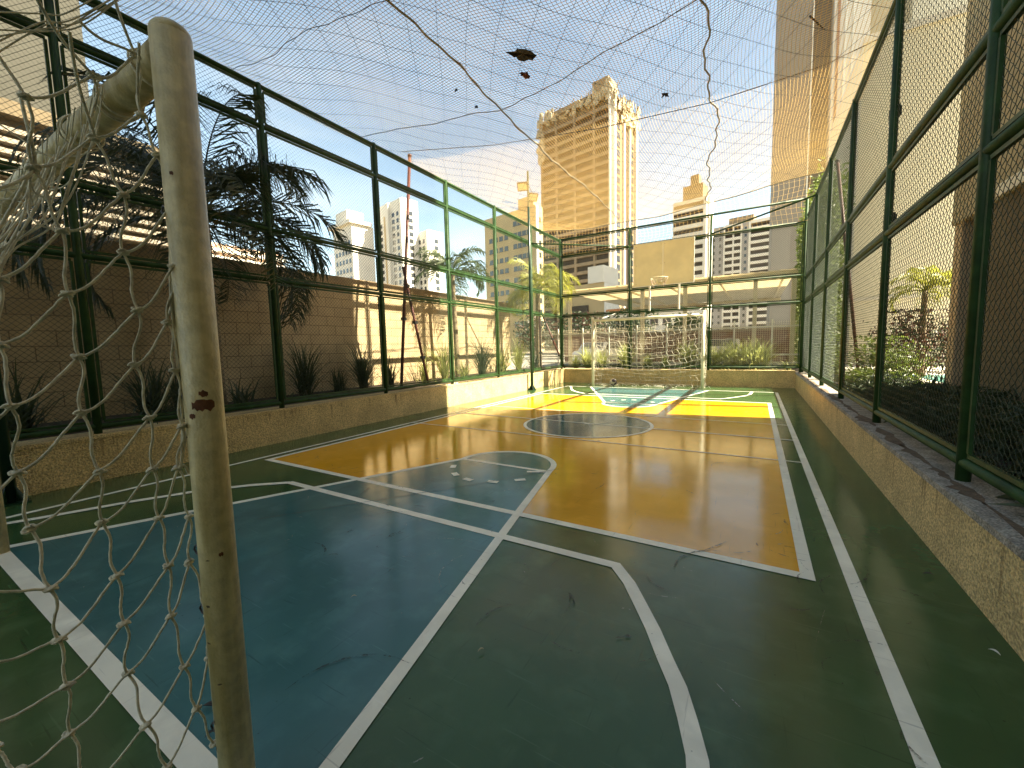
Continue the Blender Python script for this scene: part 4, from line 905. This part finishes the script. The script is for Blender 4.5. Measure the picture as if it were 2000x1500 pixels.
# ------------------------------------------------------------------ near building on the right (casts the court's shade)
nb_ = thing('apartment_building', 'tan apartment building close behind the right fence with a dark ground floor recess', 'building', (8, 0, 0))
bxl, byf, rz = 2.33, 8.28, 2.80
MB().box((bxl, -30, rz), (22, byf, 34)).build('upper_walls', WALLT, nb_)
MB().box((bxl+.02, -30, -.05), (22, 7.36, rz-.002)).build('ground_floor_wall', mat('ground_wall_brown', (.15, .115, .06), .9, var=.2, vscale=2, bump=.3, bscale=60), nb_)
MB().box((bxl+.31, 7.362, -.05), (22, byf-.1, rz-.002)).build('recess_wall', mat('recess_wall_shade', (.045, .038, .022), .9), nb_)  # deep shade of the set-back wall put into its colour
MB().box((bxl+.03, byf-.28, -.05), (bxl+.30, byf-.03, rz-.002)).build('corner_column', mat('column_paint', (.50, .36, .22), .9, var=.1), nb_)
MB().box((bxl-.05, -30, rz+.0), (bxl-.002, 6.9, rz+.13)).build('lit_soffit_strip', WALLC, nb_)  # added cream strip paints in the bright edge of a lit soffit

# ------------------------------------------------------------------ towers
GL = Vector((-.984, .177, 0)); GR = Vector((.177, .984, 0))
def facade_boxes(mb, c, d, n, s0, s1, z0, z1, o0, o1):
    """box on a facade: from s0..s1 along d, z0..z1, from offset o0 to o1 outward along n"""
    p = [c+d*s+n*o for s, o in ((s0, o0), (s1, o0), (s1, o1), (s0, o1))]
    V = [(q.x, q.y, z0) for q in p]+[(q.x, q.y, z1) for q in p]
    mb.add(V, [(0, 3, 2, 1), (4, 5, 6, 7), (0, 1, 5, 4), (1, 2, 6, 5), (2, 3, 7, 6), (3, 0, 4, 7)]); return mb
def tower(label, cx, cy, wl, wr, H, m, left=None, right=None, floor=3.0, name='apartment_tower'):
    t = thing(name, label, 'building', (cx, cy, 0)); c = Vector((cx, cy, 0)); NL = -GR; NR = -GL
    body = MB(); P = [c, c+GL*wl, c+GL*wl+GR*wr, c+GR*wr]; body.prism([(p.x, p.y) for p in P][::-1], -.1, H); body.build('core_walls', m, t)
    nfl = int(H/floor)
    for spec, d, n, W in ((left, GL, NL, wl), (right, GR, NR, wr)):
        if not spec: continue
        for it in spec:
            k = it[0]
            if k == 'band':       # flat dark strip painted as recess shade, with a parapet band per storey
                _, a, b, mb_, z0, z1 = it
                facade_boxes(MB(), c, d, n, a*W, b*W, z0, z1, .01, .05).build('balcony_shade_strip', DARKW, t)
                proto = None
                for f in range(nfl+1):
                    z = f*floor+.2
                    if z < z0 or z+1.1 > z1+.5: continue
                    if proto is None:
                        proto = facade_boxes(MB(), c, d, n, a*W, b*W, 0, 1.15, .051, .9).build('balcony_band', mb_, t); proto.location = (0, 0, z); zp = z
                    else:
                        o = proto.copy(); C.collection.objects.link(o); o.location = (0, 0, z)
            elif k == 'pier':
                _, a, b, mb_, o1 = it; facade_boxes(MB(), c, d, n, a*W, b*W, 0, H-.3, .0, o1).build('pier', mb_, t)
            elif k == 'win':      # grid of windows between a and b
                _, a, b, nc, ww, wh, mb_, z0, z1 = it; proto = None
                for f in range(nfl):
                    z = f*floor+1.0
                    if z < z0 or z > z1: continue
                    for j in range(nc):
                        s = (a+(b-a)*(j+.5)/nc)*W
                        if proto is None:
                            q = MB(); facade_boxes(q, c, d, n, -ww/2, ww/2, 0, wh, .01, .06); facade_boxes(q, c, d, n, -ww/2-.1, ww/2+.1, -.12, 0, .0, .16)
                            proto = q.build('window', GLASS, t); proto.location = d*s+Vector((0, 0, z))
                        else:
                            o = proto.copy(); C.collection.objects.link(o); o.location = d*s+Vector((0, 0, z))
            elif k == 'box':
                _, a, b, z0, z1, o0, o1, mb_, nm_ = it; facade_boxes(MB(), c, d, n, a*W, b*W, z0, z1, o0, o1).build(nm_, mb_, t)
    return t, c
# the great tower under construction
bt, bc = tower('huge concrete tower under construction with ragged scaffold top, in the centre', -43.9, 143.4, 29.4, 18.9, 86.5, BROWNF,
   left=[('band', .02, .20, CONCF, 0, 83), ('band', .23, .47, CONCF, 0, 83), ('band', .50, .74, CONCF, 0, 83), ('band', .77, .98, CONCF, 0, 83),
         ('pier', .20, .23, CONCF, 1.0), ('pier', .47, .50, CONCF, 1.0), ('pier', .74, .77, CONCF, 1.0), ('pier', .0, .02, WHITEF, 1.2), ('pier', .98, 1.0, CONCF, 1.0)],
   right=[('pier', .0, .05, WHITEF, 1.2), ('win', .07, .40, 1, 3.4, 1.9, WHITEF, 2, 78), ('pier', .42, .47, WHITEF, .8), ('box', .47, .66, 0, 78, .01, .04, DARKW, 'shaft_shade_strip'), ('pier', .66, .70, WHITEF, .8), ('win', .72, .95, 1, 2.6, 1.9, WHITEF, 2, 74), ('pier', .95, 1.0, WHITEF, .9)])
g = random.Random(4); sc = MB()
def rag(dirn, nrm, s, z, wd, hh, off):     # a torn sheet of netting hanging from the scaffold
    P = [(s+g.uniform(-.3, .3)+wd*a, z+hh*b+g.uniform(-.6, .6), off+g.uniform(-.7, .7)) for a, b in ((-.5, 0), (.5, 0), (.6, .6), (.2, 1), (-.35, .9), (-.6, .5))]
    Q = [bc+dirn*a+nrm*o for a, z_, o in P]; n = len(P)
    V = [(q.x, q.y, p[1]) for q, p in zip(Q, P)]; V2 = [(v[0]+nrm.x*.12, v[1]+nrm.y*.12, v[2]) for v in V]
    sc.add(V+V2, [tuple(range(n))[::-1], tuple(range(n, 2*n))]+[(i, (i+1) % n, n+(i+1) % n, n+i) for i in range(n)])
for i in range(60):
    s = g.uniform(-.04, 1.03)*29.4; rag(GL, -GR, s, 83.5+g.uniform(0, 2.5), g.uniform(.8, 2.2), g.uniform(1, 4.6)*(1 if s > 23 or s < 6 else .55), .9)
for i in range(30): rag(GL, -GR, 29.4+g.uniform(-1.5, .8), 70+g.uniform(0, 11), g.uniform(.8, 2), g.uniform(1, 4), .9)
for i in range(70): rag(GR, -GL, g.uniform(-.03, 1.04)*18.9, 78+g.uniform(0, 8), g.uniform(.7, 2.0), g.uniform(1.2, 3.6), 1.0)
sc.build('debris_netting', SCAF, bt)
sp_ = MB()
for i in range(60):
    p = bc+GL*g.uniform(-.5, 30)+GR*g.uniform(-.5, 6); z = 86; sp_.beam((p.x, p.y, z), (p.x+g.uniform(-1, 1), p.y, z+g.uniform(1, 4.5)), .18, .18)
for i in range(14):
    p = bc+GL*g.uniform(0, 29)+GR*1; q = p+GL*g.uniform(-4, 4); sp_.beam((p.x, p.y, 86.5+g.uniform(0, 3)), (q.x, q.y, 86.5+g.uniform(0, 4)), .2, .2)
sp_.build('scaffold_props', CONCF, bt)
pr = MB(); facade_boxes(pr, bc, GL, -GR, 1.0, 7.0, 86.5, 91.5, -6, .6); pr.build('lift_tower', CONCF, bt)
ph_ = MB(); facade_boxes(ph_, bc, GL, -GR, 7.5, 24, 86.5, 88.2, -8, .4); ph_.build('roof_parapet', CONCF, bt)

tower('slim white tower with dark wavy balcony stripes right of the backboard', -12.5, 129.4, 9.5, 5.9, 42.0, WHITEF, floor=2.4,
   left=[('band', .08, .98, WHITEF, 0, 41), ('pier', 0, .08, WHITEF, 1.2)], right=[('pier', .0, .3, WHITEF, .6), ('win', .35, .9, 1, 1.4, 1.3, WHITEF, 2, 40)])
t_, c_ = tower('stepped brown roof block on the striped tower', -14, 131.5, 5.5, 5, 46.5, BROWNF, left=[('box', .2, .6, 46.5, 49, -2, .3, BROWNF, 'roof_tank_room')])
tower('wide pale grey apartment block with rows of dark balconies', 4.9, 210.0, 24.4, 14.0, 53.5, GREYF, floor=2.9,
   left=[('band', .03, .33, WHITEF, 0, 53), ('pier', .0, .03, WHITEF, 1.0), ('pier', .33, .36, WHITEF, 1.0), ('win', .36, .47, 1, .9, 1.2, WHITEF, 1, 52), ('pier', .47, .49, WHITEF, 1.0), ('band', .49, .60, WHITEF, 0, 53), ('pier', .60, .62, WHITEF, 1.0), ('band', .62, .75, WHITEF, 0, 53), ('pier', .75, .77, WHITEF, 1.0), ('win', .78, 1.0, 2, .9, 1.2, WHITEF, 1, 52),
         ('box', .3, .7, 53.5, 56.5, -8, -.5, CONCF, 'lift_house')])
tower('tan tower with pale corner strip left of the great tower', -50.2, 97.9, 18.5, 3.2, 38.0, TANF,
   left=[('win', .08, .42, 4, 1.3, 1.2, TANF, 2, 35), ('win', .5, .92, 4, 1.3, 1.2, TANF, 2, 31), ('box', .02, .30, 38, 40.5, -3, .2, TANF, 'lift_house')], right=[('pier', 0, .25, WHITEF, .4), ('win', .3, .9, 1, 1.0, 1.2, WHITEF, 2, 36)])
tower('taller of the two cream twin towers behind the left fence', -98.7, 99.3, 15.0, 6, 50.0, WHITEF, floor=2.2,
   left=[('pier', .0, .08, WHITEF, .8), ('win', .10, .45, 2, 1.4, 1.2, WHITEF, 2, 47), ('pier', .47, .58, WHITEF, .9), ('box', .58, .72, 0, 46, .01, .2, TANF, 'tan_strip'), ('win', .74, .98, 1, 1.6, 1.2, WHITEF, 2, 44)], right=[('win', .1, .9, 1, 1.6, 1.2, WHITEF, 2, 47)])
tower('shorter of the two cream twin towers behind the left fence', -92.4, 104.2, 12.0, 6, 40.0, WHITEF, floor=2.2,
   left=[('pier', .0, .10, WHITEF, .8), ('win', .12, .52, 2, 1.3, 1.2, WHITEF, 2, 37), ('pier', .54, .66, WHITEF, .9), ('win', .68, .97, 2, 1.2, 1.2, WHITEF, 2, 36)], right=[('win', .1, .9, 1, 1.6, 1.2, WHITEF, 2, 37)])
tower('white tower with a projecting flat roof beyond the dark palm', -116.5, 93.5, 13, 8, 43.5, WHITEF,
   left=[('win', .06, .94, 5, 1.2, 1.3, WHITEF, 2, 39), ('box', -.08, 1.08, 43.5, 44.6, -7, 1.2, WHITEF, 'roof_slab'), ('box', .2, .8, 44.6, 48.5, -6, .0, WHITEF, 'roof_block')])
tower('small distant white block low between the palms and the tan tower', -76, 103, 7, 6, 17, WHITEF, left=[('win', .1, .9, 3, 1.0, 1.1, WHITEF, 1, 15)])
tower('pale low block with sunlit flank at the foot of the great tower', -21.5, 66.0, 8.2, 5, 11.5, TANF, name='low_building', left=[('box', .0, .35, 11.5, 14.2, -5, .2, WHITEF, 'stair_tower'), ('box', .35, .8, 2.0, 8.0, .01, .3, DARKW, 'dark_opening')], right=[('box', 0, 1, 0, 11.4, .01, .2, WHITEF, 'lit_flank')])
tower('white and orange low houses behind the far mesh fence', -7.5, 60.0, 12, 6, 6.2, WHITEF, name='low_building', left=[('win', .05, .95, 6, 1.1, 1.2, WHITEF, .5, 5), ('box', -.02, 1.02, 6.2, 6.6, -6, .8, mat('tile_orange', (.48, .20, .08), .8, var=.3), 'tiled_roof')])

# the tall grey tower upper right, in stepped wings
tt = thing('apartment_tower', 'very tall grey and cream tower at upper right, its top out of view', 'building', (10, 66, 0))
def wing(x0, x1, y0, y1, h, m, nm_): return MB().box((x0, y0, -.1), (x1, y1, h)).build(nm_, m, tt)
wing(1.40, 4.95, 64.6, 80, 74, mat('facade_warm_grey', (.23, .205, .17), .85, var=.08, vscale=.25), 'grey_wing')
wing(4.952, 6.9, 66.4, 80, 73, mat('shaft_brown', (.26, .21, .15), .9, var=.1, vscale=.3), 'recessed_wing')
wing(6.902, 10.2, 63.8, 80, 73.5, WHITEF, 'white_wing'); wing(10.202, 13.6, 64.4, 80, 73, mat('facade_sand', (.52, .46, .33), .85, var=.1, vscale=.3), 'sand_wing')
wing(13.602, 30, 63.4, 80, 72, WALLC, 'cream_wing')
MB().box((4.90, 64.45, 0), (5.02, 64.59, 73)).build('drain_pipe', WHITEP, tt)
for x in (7.2, 7.9, 8.6): MB().box((x, 63.6, 0), (x+.22, 63.79, 73)).build('drain_pipe', mat('pipe_rust', (.35, .2, .12), .7) if x < 7.5 else WHITEP, tt)
# cream wall block beyond the pool
cw = thing('cream_building', 'bright cream plain building beyond the pool, seen through the right fence', 'building', (8, 27, 0))
MB().box((3.95, 26, -.1), (16, 36, 15)).build('front_wall', WALLC, cw); MB().box((3.93, 25.9, 14.9), (16.1, 36, 15.2)).build('roof_edge', WHITEF, cw)
MB().box((3.94, 25.93, 3.1), (16, 25.99, 3.25)).build('ledge', WHITEF, cw)

# louvred building and grey tower at upper left
lb = thing('louvred_building', 'low beige building with rows of pale horizontal louvres behind the block wall', 'building', (-29, 12, 0))
lc = Vector((-27.5, 9.5, 0))
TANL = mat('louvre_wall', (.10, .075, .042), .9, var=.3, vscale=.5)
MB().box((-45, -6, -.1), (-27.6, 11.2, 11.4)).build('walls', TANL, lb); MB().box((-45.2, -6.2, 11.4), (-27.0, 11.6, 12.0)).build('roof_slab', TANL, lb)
lv = MB(); z = 2.0
while z < 10.9:
    lv.box((-27.58, -6, z), (-27.15, 11.2, z+.20)); z += .46
lv.build('louvres', mat('louvre_cream', (.19, .16, .12), .8), lb)
l2 = MB().box((-48, 11.3, -.1), (-31, 18.5, 8.6)); l2.build('side_wing', mat('side_wing_pink', (.62, .42, .30), .85, var=.2, vscale=.6), lb)
lv2 = MB(); z = 1.5
while z < 8.2: lv2.box((-30.98, 11.4, z), (-30.6, 18.5, z+.22)); z += .5
lv2.build('louvres', WHITEF, lb)
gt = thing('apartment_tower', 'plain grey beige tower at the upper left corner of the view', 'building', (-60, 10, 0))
MB().box((-80, -20, -.1), (-57.5, 15.8, 62)).build('walls', mat('beige_darkened_as_shade', (.035, .033, .024), .9, var=.12, vscale=.3), gt)  # wall colour darkened so the sunlit face reads as shaded
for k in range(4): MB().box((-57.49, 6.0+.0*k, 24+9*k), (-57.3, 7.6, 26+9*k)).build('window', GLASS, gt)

# ------------------------------------------------------------------ litter on the court floor
def litter(label, x, y, l, wd_, rot, m):
    n = 7; up = []; lo = []; ca, sa = math.cos(rot), math.sin(rot); V = []
    for i in range(n):
        t = i/(n-1); hw = wd_*math.sin(math.pi*min(.98, max(.03, t))); zc = .009+.008*math.sin(math.pi*t)
        for s in (-1, 1): a, b = (t-.5)*l, s*hw+.1*l*math.sin(2*t); V.append((x*U+a*ca-b*sa, y*U+a*sa+b*ca, zc+.004*abs(s)))
    mb = MB().add(V, [(2*i, 2*i+1, 2*i+3, 2*i+2) for i in range(n-1)]); mb.add([(a, b, c-.002) for a, b, c in V], [(2*i, 2*i+2, 2*i+3, 2*i+1) for i in range(n-1)])
    return tag(mb.build('fallen_leaf', m), label, 'leaf')
LG = mat('dry_leaf_pale', (.42, .36, .24), .8); LK = mat('dry_leaf_dark', (.02, .02, .018), .7)
litter('pale sliver of leaf on the green floor right of the long diagonal line', -.75, 1.02, .03, .003, 1.0, LG)
litter('dark curled leaf on the blue floor just left of the near goal post foot', -1.30, .47, .05, .010, .4, LK)
litter('small dark leaf on the blue floor below the curled one', -1.20, .43, .03, .006, 1.4, LK)
litter('dark leaf on the green floor right of the orange corner', .65, 2.29, .05, .008, .1, LK)
litter('small white scrap on the green floor by the right low wall', .67, 1.80, .035, .005, -.8, mat('white_scrap', (.7, .7, .66), .7))
litter('pale leaf sliver on the blue floor near the post', -1.37, 1.01, .03, .003, .8, LG)
litter('small dark leaf on the orange floor near the centre circle', -1.37, 4.02, .05, .010, .2, LK)
litter('thin dark leaf on the orange floor left of the semicircle', -2.45, 2.75, .05, .006, .3, LK)
for i, (x, y) in enumerate(((-4.62, 5.75), (-4.60, 5.55), (-4.6, 5.2))):
    s_ = MB(); gg = random.Random(i)
    for k in range(6): px, py = x*U+gg.uniform(-.05, .03), y*U+gg.uniform(-.08, .08); s_.box((px, py, .372*U+.001), (px+gg.uniform(.01, .03), py+gg.uniform(.01, .04), .372*U+gg.uniform(.006, .016)))
    tag(s_.build('rubble_crumbs', WHITEP), ['pale crumbs on the left low wall near the sunlit edge', 'scattered pale crumbs in the middle of the left wall top', 'nearest pale crumbs on the left low wall top'][i], 'rubble')
